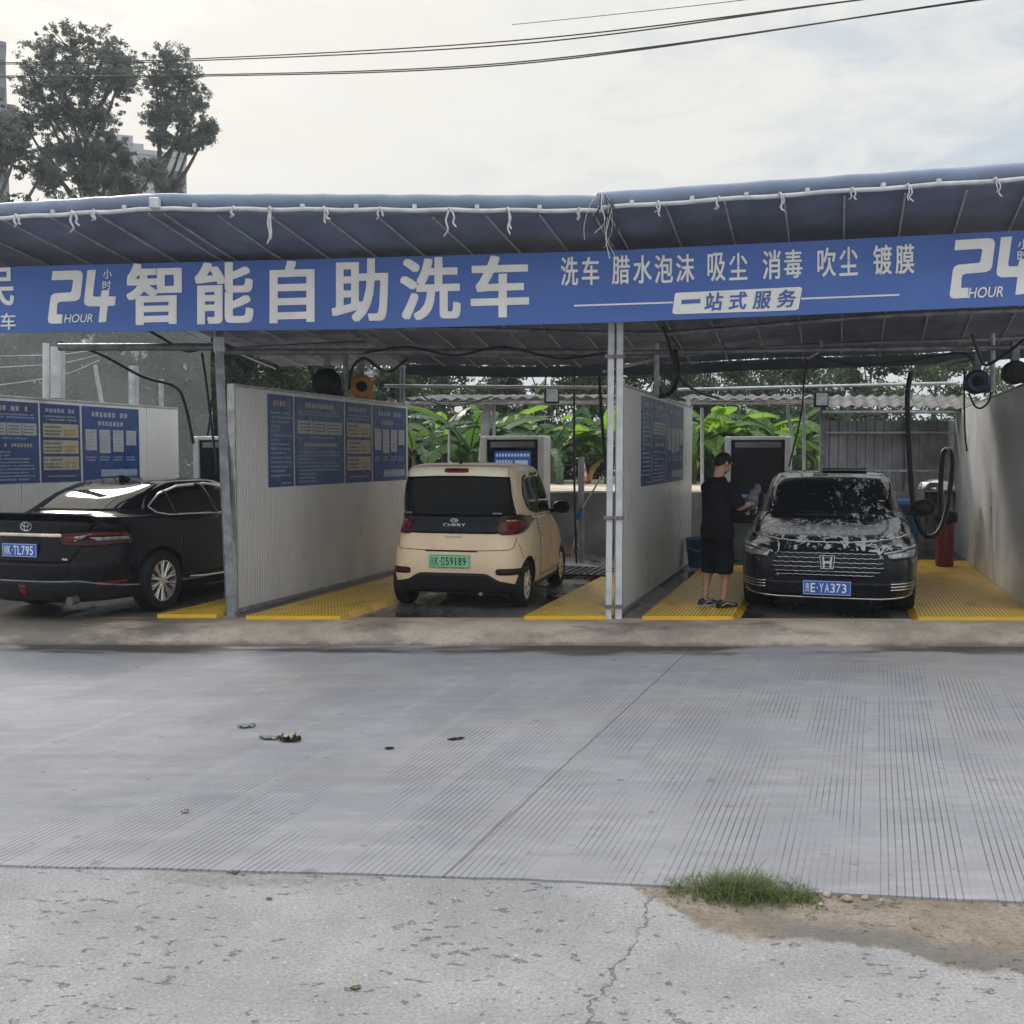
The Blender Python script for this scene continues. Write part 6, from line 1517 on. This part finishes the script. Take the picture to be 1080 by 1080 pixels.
# ------------------------------------------------------------------ overhead cables
for i, (r0, r1, r2_, c1, lab) in enumerate(((66, 62, 40, 905, 'upper overhead cable of the higher pair'), (67.5, 64, 44, 890, 'lower overhead cable of the higher pair'), (80, 79, 66, 1032, 'upper overhead cable of the longer lower pair'), (81.5, 80.5, 68, 1012, 'lower overhead cable of the longer lower pair'), (30, 28, 22, 790, 'thin single overhead cable above the others'))):
    if i == 4: pts = [at(540, 26, 24), at(640, 16, 22), at(800, -2, 19), at(950, -24, 17)]
    else: pts = [at(-260, r0 + 1, 30), at(15, r0, 26), at(205, r1, 23), at(540, r2_ + (3 if i < 2 else 0), 19), at(c1, 0 if i % 2 == 0 else 2, 15), at(c1 + 260, -34 if i < 2 else -38, 12.5)]
    pipe(lab, spline(pts, 12), .012 if i < 4 else .007, M_black, 'overhead_cable', 'cable', 'overhead cables')
# ------------------------------------------------------------------ grass in the slab joint
npr = np.random.default_rng(3); bl, q = [], []
r2 = random.Random(4)
def blade(p, az, ln, lean, wd):
    d = Vector((math.cos(az), math.sin(az), 0)); lt = Vector((-d.y, d.x, 0)); n = len(bl); k_ = 4
    for i in range(k_ + 1):
        s = i / k_; c = p + d * (ln * lean * s * s) + Vector((0, 0, ln * (s - .35 * lean * s * s))); w_ = wd * (1 - s * .92)
        bl.extend([c + lt * w_, c - lt * w_])
    for i in range(k_): q.append((n + 2 * i, n + 2 * i + 1, n + 2 * i + 3, n + 2 * i + 2))
def tuft(px0, px1, row, nb, l0, l1, spread=.06):
    for i in range(nb):
        px = px0 + (px1 - px0) * r2.random(); g = ground_at(px, row + (px - px0) * .04, .0); c = (px0 + px1) / 2; m = 1 - (abs(px - c) / ((px1 - px0) / 2)) ** 2 * .6
        blade(g + Vector((0, r2.gauss(0, spread), 0)), r2.uniform(0, 6.28), r2.uniform(l0, l1) * m, r2.uniform(.4, 1.5), r2.uniform(.0018, .0042))
tuft(740, 822, 941, 900, .04, .13); tuft(702, 800, 938, 600, .02, .08); tuft(815, 864, 943, 800, .015, .05); tuft(770, 818, 943, 180, .08, .19, .03); tuft(745, 790, 941, 120, .06, .15, .03)
g = np_mesh('grass', np.array([tuple(p) for p in bl]), np.array(q), leaf_mat('grass_blade', (.10, .17, .04), (.16, .15, .07), .35, 30))
stuff(g, 'tuft of green grass growing in the joint of the road slab', 'grass')
# stones and litter
M_stone = pm('pale_stone', (.44, .37, .28), .9, var=.3, scale=20, bump=.5)
def stone(label, px, row, r_, seed, mat=M_stone, name='stone', cat='stone', group='stones by the grass tuft', flat=.6, z=.0):
    mb = MB(); r3 = random.Random(seed); ball(mb, (0, 0, 0), (r_, r_ * r3.uniform(.7, 1), r_ * flat), None, 10, 7)
    mb.v = [tuple(Vector(v) * (1 + .30 * mnoise.noise(Vector(v) * (1.6 / r_) + Vector((seed, 0, 0))))) for v in mb.v]
    o = mb.build(name, mat, smooth=30); o.location = ground_at(px, row, z) + Vector((0, 0, r_ * flat * .6)); o.rotation_euler = (0, 0, r3.uniform(0, 6)); tag(o, label, cat, group)
for i, (px, row, r_, lab) in enumerate(((872, 945, .022, 'pale angular stone touching the small grass clump'), (866, 955, .014, 'small white pebble just below the small grass clump'), (893, 950, .026, 'larger tan stone right along the slab edge past the grass'), (912, 948, .018, 'tan pebble a little beyond the larger tan stone'), (930, 951, .014, 'last little pebble along the slab edge past the grass'))): stone(lab, px, row, r_, i + 1)
M_leafl = pm('dead_leaf', (.16, .11, .06), .85, var=.3, scale=20)
def litter(label, px, row, parts_, name, cat):
    t = thing(name, label, cat, ground_at(px, row, .012 if row < 915 else .003), r2.uniform(-.4, .4)); t.scale = (1, 1, .8) if 'wrapper' in label else (.5, .5, .35)
    for nm, sz, mat, off in parts_:
        mb = MB(); n = 6; rows = [[Vector((off[0] + sz[0] * (i / n - .5) + .004 * math.sin(j * 3 + i), off[1] + sz[1] * (j / n - .5) * (.15 + math.sin(math.pi * i / n) ** .7 * (1 + .25 * math.sin(i * 4.1))), .004 + off[2] + sz[2] * abs(math.sin(i * 1.9 + j * 1.3)) )) for i in range(n + 1)] for j in range(n + 1)]
        mb.grid(rows); o = mb.build(nm, mat, t, smooth=20); md = o.modifiers.new('thick', 'SOLIDIFY'); md.thickness = .003
litter('crumpled dark food wrapper with a yellow part lying on the road', 291, 780, [('wrapper', (.16, .10, .03), M_blackp, (.10, 0, 0)), ('torn_flap', (.14, .05, .02), M_dgal, (-.05, 0, 0)), ('yellow_part', (.10, .07, .05), M_bcream, (.10, -.01, .012))], 'wrapper', 'litter')
litter('flattened pale paper cup lying on the road', 195, 857, [('cup', (.07, .05, .035), M_bcream, (0, 0, 0)), ('lid', (.05, .03, .02), M_dgal, (.01, .02, .02))], 'paper_cup', 'litter')
litter('dark scrap of plastic on the road near the wrapper', 260, 767, [('scrap', (.12, .06, .02), M_dgal, (0, 0, 0))], 'plastic_scrap', 'litter')
litter('dry brown leaf on the joint between road and rough concrete', 248, 921, [('leaf_blade', (.06, .04, .02), M_leafl, (0, 0, 0)), ('leaf_stalk', (.09, .004, .008), M_cloth, (-.06, 0, .006))], 'dead_leaf', 'leaf')
litter('short dark stick on the road below the joint line', 655, 823, [('stick', (.09, .008, .006), M_leafl, (0, 0, 0))], 'stick', 'stick')
litter('dark flat chip lying mid road right of the wrapper', 481, 780, [('chip', (.12, .03, .008), M_blackp, (0, 0, 0))], 'debris_chip', 'litter')
litter('tiny dark chip on the road between wrapper and flat chip', 411, 790, [('chip', (.06, .03, .008), M_blackp, (0, 0, 0))], 'debris_chip', 'litter')
litter('brown leaf on the rough concrete near the picture bottom', 375, 1042, [('leaf_blade', (.08, .045, .010), M_leafl, (0, 0, 0))], 'dead_leaf', 'leaf')
litter('dark leaf bit on rough concrete below the earth stain', 284, 948, [('leaf_blade', (.06, .03, .006), M_leafl, (0, 0, 0))], 'dead_leaf', 'leaf')
litter('dry grass straw lying on the bare earth', 938, 976, [('straw', (.10, .006, .006), M_cloth, (0, 0, 0))], 'straw', 'straw')
# ------------------------------------------------------------------ hazy air
HAZE = .0011
if HAZE:
    mb = MB(); mb.box(-302, 302, -62, 402, -1.2, 52)
    m = bpy.data.materials.new('hazy_air'); t_, n, l = nt(m); n.remove(n['Principled BSDF'])
    pv = n.new('ShaderNodeVolumePrincipled'); pv.inputs['Color'].default_value = (.80, .88, 1, 1); pv.inputs['Density'].default_value = HAZE; pv.inputs['Anisotropy'].default_value = .0
    l.new(pv.outputs[0], n['Material Output'].inputs['Volume'])
    hz = mb.build('haze', m); stuff(hz, 'thin bluish haze in the air over the whole place', 'haze')
